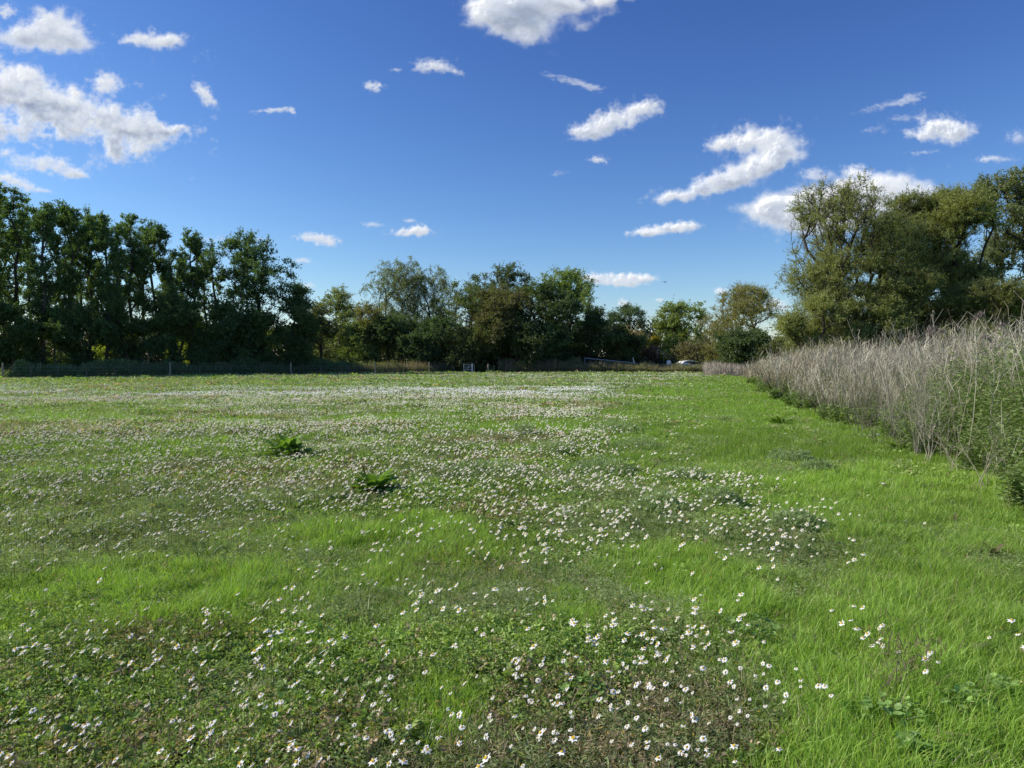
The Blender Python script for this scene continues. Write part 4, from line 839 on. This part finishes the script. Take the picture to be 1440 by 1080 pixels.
# pale dead stalks
n = 10500; x, y, s = bank_points(n, 7.2, 62, 6.5, 1.0)
hgt = (1.05+0.95*sstep(0.0, 2.2, s)+0.4*np.clip((15-y)/7, 0, 1)*sstep(.5, 2.5, s))*rng.uniform(0.6, 1.12, n)*(0.5+0.95*fbm(x*1.3, y*0.8, 3, 905))*np.interp(y, [8, 20, 40, 60], [1.0, 1.05, 1.0, .85])
gn = sstep(0.0, 1.0, (18.5-y+2*(fbm(x*.8, y*.8, 3, 906)-.5)*5)/6)      # nearer stretch is leafy green
keep = rng.uniform(size=n) > gn*0.86*(1-0.6*sstep(1.8, 3, s)); x, y, s, hgt, gn = x[keep], y[keep], s[keep], hgt[keep], gn[keep]; n = len(x)
wd = 0.0062*np.maximum(1, y/11)**0.9
P = np.stack([x, y, gh(x, y)], 1); ln = rng.normal(size=(n, 3))*0.2; ln[:, 2] = 1
pal = np.array([[.56, .51, .39], [.40, .36, .27], [.25, .21, .155], [.68, .63, .48]])
cl = pal[rng.choice(4, n, p=[.4, .3, .15, .15])]*rng.uniform(.7, 1.15, (n, 1)); cl = cl*np.where((y > 26)[:, None], np.array([.90, .86, .80]), 1)
g = Geo(); bend = rng.normal(size=(n, 3))*0.16; bend[:, 2] = 0
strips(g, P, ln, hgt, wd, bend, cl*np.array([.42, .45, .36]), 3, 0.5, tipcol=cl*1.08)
m_ = 7
fz = rng.uniform(size=n) < .6
for k in range(5):
    tp = P[fz]+unit(ln)[fz]*(hgt[fz]*rng.uniform(.85, 1.02, fz.sum()))[:, None]+bend[fz]*0.9
    strips(g, tp, rdir(fz.sum(), .4), rng.uniform(.04, .1, fz.sum()), wd[fz]*1.1, rdir(fz.sum())*.03, cl[fz]*1.25, 1, .8)
for k in range(m_):
    t = rng.uniform(0.45, 1.0, n); st = P+unit(ln)*(hgt*t)[:, None]+bend*(t*t)[:, None]; L_ = rng.uniform(.12, .42, n)*np.minimum(1, hgt)
    d = rdir(n, 0.9); strips(g, st, d, L_, wd*0.75, rdir(n)*(L_*.4)[:, None], cl*rng.uniform(.8, 1.25, (n, 1)), 2, .6)
n2 = 900; x2, y2, s2 = bank_points(n2, 8, 60, 5, .9); P2 = np.stack([x2, y2, gh(x2, y2)], 1); h2 = rng.uniform(1.5, 2.3, n2)*np.interp(y2, [8, 12, 30, 60], [1.12, 1, .92, .7]); l2 = rng.normal(size=(n2, 3))*.22; l2[:, 2] = 1
w2 = .010*np.maximum(1, y2/11)**.9; c2_ = np.array([.62, .57, .44])*rng.uniform(.45, 1.1, (n2, 1)); b2 = rng.normal(size=(n2, 3))*.25; b2[:, 2] = 0
strips(g, P2, l2, h2, w2, b2, c2_, 5, .5)
for k in range(12):
    t = rng.uniform(.6, 1., n2); strips(g, P2+unit(l2)*(h2*t)[:, None]+b2*(t*t)[:, None], rdir(n2, 1.1), rng.uniform(.1, .38, n2), w2*.7, rdir(n2)*.07, c2_*rng.uniform(.8, 1.2, (n2, 1)), 3, .6)
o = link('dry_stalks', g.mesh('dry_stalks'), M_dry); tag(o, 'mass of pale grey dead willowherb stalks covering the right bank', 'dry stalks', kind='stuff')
# green leafy growth in the bank
n = 20000; x, y, s = bank_points(n, 7.0, 50, 5, 1.2)
gn = sstep(0.0, 1.0, (19-y+8*(fbm(x*.8, y*.8, 3, 906)-.5))/6); keep = rng.uniform(size=n) < 0.85+0.9*gn; x, y, s, gn = x[keep], y[keep], s[keep], gn[keep]; n = len(x)
hgt = ((0.45+1.15*sstep(0, 1.7, s))*(gn*(1+.25*np.clip((14-y)/6, 0, 1)))+(0.45+0.75*sstep(0, 2, s))*(1-gn))*rng.uniform(.6, 1.15, n)*(0.75+.5*fbm(x*1.2, y*.8, 2, 915))
ln = rng.normal(size=(n, 3))*.18+np.array([-.1, -.05, 0]); ln[:, 2] = 1; P = np.stack([x, y, gh(x, y)], 1)
g = Geo(); strips(g, P, ln, hgt, 0.006*np.maximum(1, y/11), 0*ln, (0.07, .09, .035), 2)
nl = 26; idx = np.repeat(np.arange(n), nl); t = rng.uniform(0.12, 1.02, len(idx)); th = rng.uniform(0, 6.28, len(idx))
st = P[idx]+unit(ln)[idx]*(hgt[idx]*t)[:, None]; ax = np.stack([np.cos(th), np.sin(th), rng.uniform(-.3, .6, len(idx))], 1)
tn = (rng.uniform(0, 1, n)[idx]*.6+rng.uniform(0, 1, len(idx))*.4)[:, None]; Lf = rng.uniform(.04, .085, len(idx))*np.maximum(1, y[idx]/12)**.8
leaves(g, st, ax, rdir(len(idx), .8), Lf, Lf*.3, np.array([.13, .20, .055])*(1-tn)+np.array([.29, .38, .12])*tn)
o = link('willowherb', g.mesh('willowherb'), M_herb); tag(o, 'dense green leafy willowherb and nettles in the near part of the right bank', 'willowherb', kind='stuff')
# reeds
def reed(label, px, topy, Y, lean, seed):
    global rng
    rng = np.random.default_rng(seed); bx = X(px, Y); h = Hh(topy, Y)
    root = empty('reed', (bx, Y, float(gh(bx, Y))), label, 'reed', 'tall reeds with drooping plumes above the bank'); g = Geo(); p = np.zeros(3); d = unit(np.array([lean, 0, 1.])); pts = [p]
    for j in range(8): d = unit(d+np.array([lean*.06, 0, 0])+rng.normal(size=3)*.02); p = p+d*h/8; pts.append(p)
    pts = np.array(pts)-np.array([pts[-1][0], 0, 0])*np.linspace(0, 1, 9)[:, None]*0.5
    tubes(g, pts[:-1], pts[1:], .005, .004, (.42, .37, .26), 5); link('stem', g.mesh('stem'), M_dry, root)
    g = Geo(); n = 220; t = rng.uniform(0, 1, n); drp = np.stack([t*.16*np.sign(lean+.01), 0*t, .1*t-.16*t*t], 1)
    strips(g, pts[-1]+drp, rdir(n, 0)+np.array([.5*np.sign(lean+.01), 0, -.2]), .05, .004, rdir(n)*.02, np.array([.30, .24, .22])*rng.uniform(.7, 1.5, (n, 1)), 2, .6); link('plume', g.mesh('plume'), M_dry, root)
    g = Geo(); n = 7; t = rng.uniform(.45, .9, n); k = (t*8).astype(int); sd = np.where(rng.uniform(size=n) < .5, -1, 1)
    dr = np.stack([sd*.6, rng.normal(size=n)*.3, 1+0*t], 1); strips(g, pts[k], dr, rng.uniform(.25, .45, n), .016, np.stack([sd*.2, 0*t, -.12+0*t], 1), np.array([.38, .35, .2])*rng.uniform(.8, 1.2, (n, 1)), 4, .05); link('blades', g.mesh('blades'), M_dry, root)
for i, (px, ty, Y, ln_, lab) in enumerate([(1380, 452, 13, .22, 'thin reed just left of the hooked plume'), (1310, 470, 13.5, -.2, 'short reed at the left end of the reeds'), (1345, 464, 10.5, .3, 'reed bent over toward the right, low in the group'), (1428, 425, 10.5, .05, 'tallest upright reed near the right edge'), (1398, 438, 10.5, -.12, 'reed with a hooked plume left of the tallest one'), (1350, 450, 11.5, -.25, 'leaning reed left of the hooked one'), (1362, 456, 12, -.3, 'shorter leaning reed close behind another'),
                                        (1337, 462, 13, -.2, 'leftmost reed of the plumed group'), (1412, 446, 12, .2, 'reed bending right between the two tall ones'), (1436, 452, 11, .15, 'reed at the very right edge')]):
    reed(lab, px, ty, Y, ln_, 940+i)
rng = np.random.default_rng(955); n = 3600
y = rng.uniform(8.8, 17, n); x = hedge_x(y)+rng.uniform(1.2, 4.5, n); hb = rng.uniform(1.2, 2.1, n)*(0.85+.3*vnoise(x, y, 3))
P = np.stack([x, y, hb*rng.uniform(.55, 1, n)], 1); d = rdir(n, .8); g = Geo()
strips(g, P, d, rng.uniform(.2, .5, n), .014, rdir(n)*.15+np.array([.05, 0, -.1]), np.array([.46, .43, .28])*rng.uniform(.5, 1.3, (n, 1)), 4, .05)
o = link('reed_leaves', g.mesh('reed_leaves'), M_dry); tag(o, 'straw coloured curling reed leaves along the top of the near bank', 'reed leaves', kind='stuff')
# low grey-mauve dry grass at the far end
n = 9000; y = rng.uniform(70, 86, n); x0 = (990-720)/F*86
x = rng.uniform(0, 1, n)*(13)+x0*y/86*1.0; hb = 1.25*rng.uniform(.6, 1.1, n)*(.8+.4*fbm(x*.6, y*.3, 2, 8)); P = np.stack([x, y, 0*x], 1)
g = Geo(); ln = rng.normal(size=(n, 3))*.12; ln[:, 2] = 1; strips(g, P, ln, hb, .035, rng.normal(size=(n, 3))*.08, np.array([.52, .46, .38])*rng.uniform(.6, 1.15, (n, 1)), 2, .5)
o = link('dry_grass', g.mesh('dry_grass'), M_dry); tag(o, 'pale mauve grey dry grass strip at the far right corner of the meadow', 'dry grass', kind='stuff')

# ------------------------------------------------------------ bramble strip along the far edge
_e = [U(*p) for p in [(-120, 536.5), (0, 532.5), (235, 529.5), (403, 527.3), (525, 526), (602, 525), (645, 524.4)]]
EX = np.array([p[0] for p in _e]); EY = np.array([p[1] for p in _e])
def edge_y(x): return np.interp(x, np.append(EX, [0, 40]), np.append(EY, [89, 89]))
def bank(name, label, cat, x0, x1, n, depth, h0, c1, c2, ls, seed, dry=0.0, yo=0.8, hn=1.0):
    global rng
    rng = np.random.default_rng(seed); x = rng.uniform(x0, x1, n); s = rng.uniform(0, depth, n); y = edge_y(x)+yo+s
    top = h0*(0.55+0.45*sstep(0, depth*.4, s))*(.2+1.6*fbm(x*.5*hn, y*.5, 4, seed+1, .6))
    top = top*np.where(x > 18, .62, np.where(x > 8.6, .8, 1)) if x1 > 20 else top
    z = top*np.sqrt(rng.uniform(0, 1, n)); g = Geo(); t = rng.uniform(0, 1, n)[:, None]*.6+fbm(x*.3, y*.3, 3, seed+4)[:, None]*.5
    leaves(g, np.stack([x, y, z], 1), rdir(n, .4), rdir(n, .6), ls*rng.uniform(.6, 1.4, n), ls*.6*rng.uniform(.6, 1.2, n), np.array(c1)*(1-t)+np.array(c2)*t)
    k = int(n*dry)
    if k:
        x = rng.uniform(x0, x1, k); y = edge_y(x)+yo+rng.uniform(0, depth, k); ln = rng.normal(size=(k, 3))*.15; ln[:, 2] = 1
        strips(g, np.stack([x, y, 0*x], 1), ln, h0*rng.uniform(.5, 1.15, k)*(.5+.9*fbm(x*.4, y*.2, 2, seed+9))*(np.where(x > 18, .62, np.where(x > 8.6, .8, 1)) if x1 > 20 else 1), .03, rng.normal(size=(k, 3))*.1, np.array([.36, .30, .22])*rng.uniform(.5, 1.3, (k, 1)), 2, .5)
    o = link(name, g.mesh(name), M_leaf); tag(o, label, cat, kind='stuff')
bank('brambles', 'dark bramble and nettle strip behind the left fence', 'brambles', EX[0], X(470, 76), 50000, 2.6, 1.25, (.10, .16, .08), (.26, .34, .15), .15, 961, .02)
bank('rough_grass', 'long yellowish rough grass left of the white gate', 'rough grass', X(470, 80), X(648, 86), 9000, 2.4, 1.2, (.10, .14, .05), (.26, .30, .10), .16, 962, .35)
bank('scrub', 'brown and green rough scrub along the far edge right of the gate posts', 'scrub', X(700, 89), X(1000, 89), 40000, 4.5, 1.35, (.14, .17, .08), (.34, .34, .18), .16, 963, .25, yo=1.0)
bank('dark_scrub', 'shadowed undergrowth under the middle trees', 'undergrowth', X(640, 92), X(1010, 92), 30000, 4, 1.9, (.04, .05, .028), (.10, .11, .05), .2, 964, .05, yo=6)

# ------------------------------------------------------------ wire fence, gate, posts
def boxm(g, c, s, colr=(1, 1, 1), rot=0.0):
    c = np.array(c, float); s = np.array(s, float)/2
    v = np.array([[a, b, d] for d in (-1, 1) for (a, b) in ((-1, -1), (1, -1), (1, 1), (-1, 1))], float)*s
    cr_, sr = math.cos(rot), math.sin(rot); v = np.stack([v[:, 0]*cr_-v[:, 1]*sr, v[:, 0]*sr+v[:, 1]*cr_, v[:, 2]], 1)+c
    g.add(v, [np.array([[0, 3, 2, 1], [4, 5, 6, 7], [0, 1, 5, 4], [1, 2, 6, 5], [2, 3, 7, 6], [3, 0, 4, 7]])], colr)
def post_mesh(h, r, name='post'):
    g = Geo(); k = 8; A = np.array([[0, 0, -.1], [0, 0, h-.04], [0, 0, h-.0201]]); B = np.array([[.01, 0, h-.04], [0.0, 0, h-.02], [0, 0, h]])
    tubes(g, A, B, np.array([r, r, r*.7]), np.array([r*.97, r*.7, r*.05]), (1, 1, 1), k); return g.mesh(name, False)
fence = empty('wire_fence', (X(235, 68), 68, 0), 'post and wire fence running along the foot of the left trees', 'fence')
big_me = post_mesh(1.35, .075); small_me = post_mesh(1.05, .05)
big_me.materials.append(M_woodlight); small_me.materials.append(M_wood)
pp = []
for px, tall in [(-80, 1), (5, 1), (45, 0), (83, 0), (122, 0), (160, 0), (197, 0), (235, 1), (277, 0), (320, 0), (362, 0), (403, 1), (447, 0), (486, 0), (527, 1), (566, 0), (602, 1), (636, 0)]:
    Y = np.interp(px, [-80, 0, 235, 403, 527, 602, 636], [59.5, 63, 70.5, 77, 83, 86.5, 88]); x_ = X(px, Y); Y = float(edge_y(x_))+.15
    o = link('post', big_me if tall else small_me, None, fence, (x_-fence.location.x, Y-68, 0)); o.rotation_euler = (rng.normal()*.02, rng.normal()*.03, rng.uniform(0, 3))
    pp.append((x_-fence.location.x, Y-68, 1.25 if tall else 1.0))
pp = np.array(pp)
for hgt in (.35, .65, .93):
    g = Geo(); A = pp[:-1].copy(); B = pp[1:].copy(); A[:, 2] = hgt; B[:, 2] = hgt; tubes(g, A, B, .004, .004, (.3, .3, .3), 4); link('wire', g.mesh('wire'), M_steel, fence)
# gate
gx0, gx1 = X(652.5, 89), X(664.3, 89)
gate = empty('metal_gate', (gx0, 88.6, 0), 'small pale metal field gate at the far edge, half hidden by long grass', 'gate'); W_ = gx1-gx0
for zz in (.25, .45, .65, .85, 1.05):
    g = Geo(); tubes(g, np.array([[0, 0, zz]]), np.array([[W_, 0, zz]]), .015, .015, (1, 1, 1), 8); link('bar', g.mesh('bar'), M_white, gate)
g = Geo(); tubes(g, np.array([[0, 0, .1], [W_, 0, .02], [0, 0, .25]]), np.array([[0, 0, 1.15], [W_, 0, 1.15], [W_, 0, 1.05]]), np.array([.03, .075, .015]), np.array([.03, .075, .015]), (1, 1, 1), 8); link('frame', g.mesh('frame'), M_white, gate)
for px, h, r, lab in [(666.5, 1.05, .07, 'brown timber gate post right beside the pale gate'), (686.3, 1.15, .12, 'thick pale timber post right of the gate opening'), (694.5, .95, .05, 'thin grey post just right of the thick pale post'), (711.5, .95, .045, 'thin post standing alone below the dark trees'), (658.6, 1.3, .06, 'pale post behind the bars of the metal gate')]:
    o = link('gate_post', post_mesh(h, r, 'gate_post'), M_woodlight if r > .06 else M_wood, None, (X(px, 89), 89.1, 0)); tag(o, lab, 'post', 'posts around the gate')
# long metal rail
Y = 93; rail = empty('handrail', (X(822, Y), Y, 0), 'long low metal handrail sloping down to the right before the dark bushes', 'handrail')
x0 = 0; x1 = X(894, Y)-X(822, Y); z0, z1 = Hh(503.5, Y), Hh(510.5, Y)
g = Geo(); tubes(g, np.array([[0, 0, z0]]), np.array([[x1, 0, z1]]), .045, .045, (1, 1, 1), 8); link('top_rail', g.mesh('top_rail'), M_steel, rail)
for t in (0.0, .33, .66, 1.0):
    g = Geo(); zz = z0+(z1-z0)*t; tubes(g, np.array([[x1*t, 0, 0]]), np.array([[x1*t, 0, zz-.045]]), .03, .03, (1, 1, 1), 8); link('rail_post', g.mesh('rail_post'), M_steel, rail)
# pale leaning board at its right end
Y = 93; bd = empty('marker_post', (X(890.5, Y), Y, 0), 'pale leaning marker post at the right end of the metal handrail', 'post')
g = Geo(); tubes(g, np.array([[0.35, 0, .3]]), np.array([[-.05, 0, Hh(503, Y)]]), .07, .055, (1, 1, 1), 6); link('upright', g.mesh('upright'), M_white, bd)
g = Geo(); tubes(g, np.array([[.2, -.06, .95]]), np.array([[.6, -.06, .75]]), .04, .03, (1, 1, 1), 6); link('brace', g.mesh('brace'), M_woodlight, bd)
# diagonal white rails
Y = 97; st = empty('stair_rail', (X(950, Y), Y, 0), 'pair of slanting pale timber rails coming down the far bank beside the yellow bush', 'rail')
def zr(px, py): return (X(px, Y)-X(950, Y), 0, Hh(py, Y))
for dz, yo in ((0, 0), (3.2, .4)):
    a = np.array([zr(924, 491+dz)]); b = np.array([zr(950.5, 505+dz)]); a[:, 1] += yo; b[:, 1] += yo
    g = Geo(); tubes(g, a, b, .05, .05, (1, 1, 1), 6); link('rail', g.mesh('rail'), M_woodlight, st)
for px, py in ((924, 491), (933, 495.7), (942, 500.5), (950.5, 505)):
    a = np.array(zr(px, py)); g = Geo(); b = a.copy(); b[2] = max(0.0, a[2]-1.2) if px < 950 else 0; tubes(g, b[None], a[None]-[[0, 0, .05]], .035, .035, (1, 1, 1), 6); link('upright', g.mesh('upright'), M_woodlight, st)
# earth bank the rails come down
g = Geo(); nx, ny = 40, 24; ax_ = np.linspace(X(895, 99), X(962, 99), nx); ay = np.linspace(96.5, 112, ny); bx, by = np.meshgrid(ax_, ay)
u = (bx-ax_[0])/(ax_[-1]-ax_[0]); zb = 2.4*sstep(0, .3, u)*(1-sstep(.35, 1, u))*sstep(0, .35, (by-96.5)/15)*(.8+.4*fbm(bx, by, 3, 44))-.02
I = np.arange(nx*ny).reshape(ny, nx); q = np.stack([I[:-1, :-1], I[:-1, 1:], I[1:, 1:], I[1:, :-1]], -1).reshape(-1, 4)
g.add(np.stack([bx, by, zb], -1).reshape(-1, 3), [q], (0.07, .055, .035)); o = link('earth_bank', g.mesh('earth_bank', True), M_bark); tag(o, kind='structure')
# white car half hidden beyond the scrub
Y = 94.2; car = empty('parked_car', (X(968, Y), Y, 0), 'white car whose roof shows above the far scrub', 'car')
prof = np.array([[-2.0, .35], [-2.0, .8], [-1.55, 1.0], [-.95, 1.42], [-.3, 1.56], [.5, 1.55], [1.15, 1.3], [1.5, 1.02], [2.05, .92], [2.1, .35]])
def loft(pr, w, inset):
    n = len(pr); V = []
    for yy_, k in ((-w, 0), (w, 0)):
        for (a, b) in pr: V.append((a, yy_*(1-inset*max(0, b-.9)), b))
    f4 = [[i, (i+1) % n, (i+1) % n+n, i+n] for i in range(n)]
    return np.array(V), f4, n
V, f4, n = loft(prof, .85, .25)
me = bpy.data.meshes.new('body'); me.from_pydata([tuple(v) for v in V], [], f4+[list(range(n))[::-1], list(range(n, 2*n))]); me.update(); bdy = link('body', me, M_white, car)
bv = bdy.modifiers.new('bevel', 'BEVEL'); bv.width = .06; bv.segments = 3
for sgn in (-1, 1):
    g = Geo(); w1, w2 = (.85*(1-.25*.14)+.005), (.85*(1-.25*.52)+.005)
    g.add([(-1.2, sgn*w1, 1.04), (1.1, sgn*w1, 1.04), (.75, sgn*w2, 1.42), (-.75, sgn*w2, 1.42)], [np.array([[0, 1, 2, 3]])], (1, 1, 1)); link('side_window', g.mesh('side_window'), M_glass, car)
for a in (-1.3, 1.35):
    for sgn in (-1, 1):
        g = Geo(); tubes(g, np.array([[a, sgn*.70, .32]]), np.array([[a, sgn*.88, .32]]), .32, .32, (1, 1, 1), 20)
        wl_ = link('tyre', g.mesh('tyre'), M_rubber, car); g = Geo(); boxm(g, (a, sgn*.88, .32), (.3, .02, .3)); link('rim', g.mesh('rim'), M_steel, wl_)
car.rotation_euler.z = .25
# white drum
o = empty('drum', (X(940.5, 93), 93, 0), 'small bright white drum left of the white car', 'drum')
g = Geo(); pr = [(.24, 0), (.27, .03), (.27, .5), (.285, .52), (.27, .54), (.27, 1.0), (.285, 1.02), (.26, 1.45), (.12, 1.52)]
for (r1, z1_), (r2, z2_) in zip(pr[:-1], pr[1:]): tubes(g, np.array([[0, 0, z1_]]), np.array([[0, 0, z2_]]), r1, r2, (1, 1, 1), 16)
link('barrel', g.mesh('barrel', True), M_white, o); g = Geo(); tubes(g, np.array([[0, 0, 1.51]]), np.array([[0, 0, 1.56]]), .12, .1, (1, 1, 1), 12); link('lid', g.mesh('lid'), M_white, o)
# bird in the sky
b0 = ray(935, 397)*60+np.array([0, 0, EYE]); g = Geo()
prb = [(-.16, .005), (-.1, .03), (0, .05), (.09, .04), (.13, .03), (.17, .004)]
for (a1, r1), (a2, r2) in zip(prb[:-1], prb[1:]): tubes(g, np.array([[a1, 0, 0]]), np.array([[a2, 0, 0.0]]), r1, r2, (.03, .03, .03), 8)
for sgn in (-1, 1):
    g.add([(.07, sgn*.03, .02), (-.05, sgn*.03, .02), (-.09, sgn*.26, .13), (.05, sgn*.22, .12), (-.12, sgn*.46, .08), (-.06, sgn*.4, .1)], [np.array([[0, 1, 2, 3], [3, 2, 4, 5]])], (.03, .03, .03))
o = link('bird', g.mesh('bird', True), M_dry, None, tuple(b0)); o.rotation_euler = (0, 0, .6); o.scale = (.6, .6, .6); tag(o, 'tiny dark bird flying above the gap in the trees', 'bird')
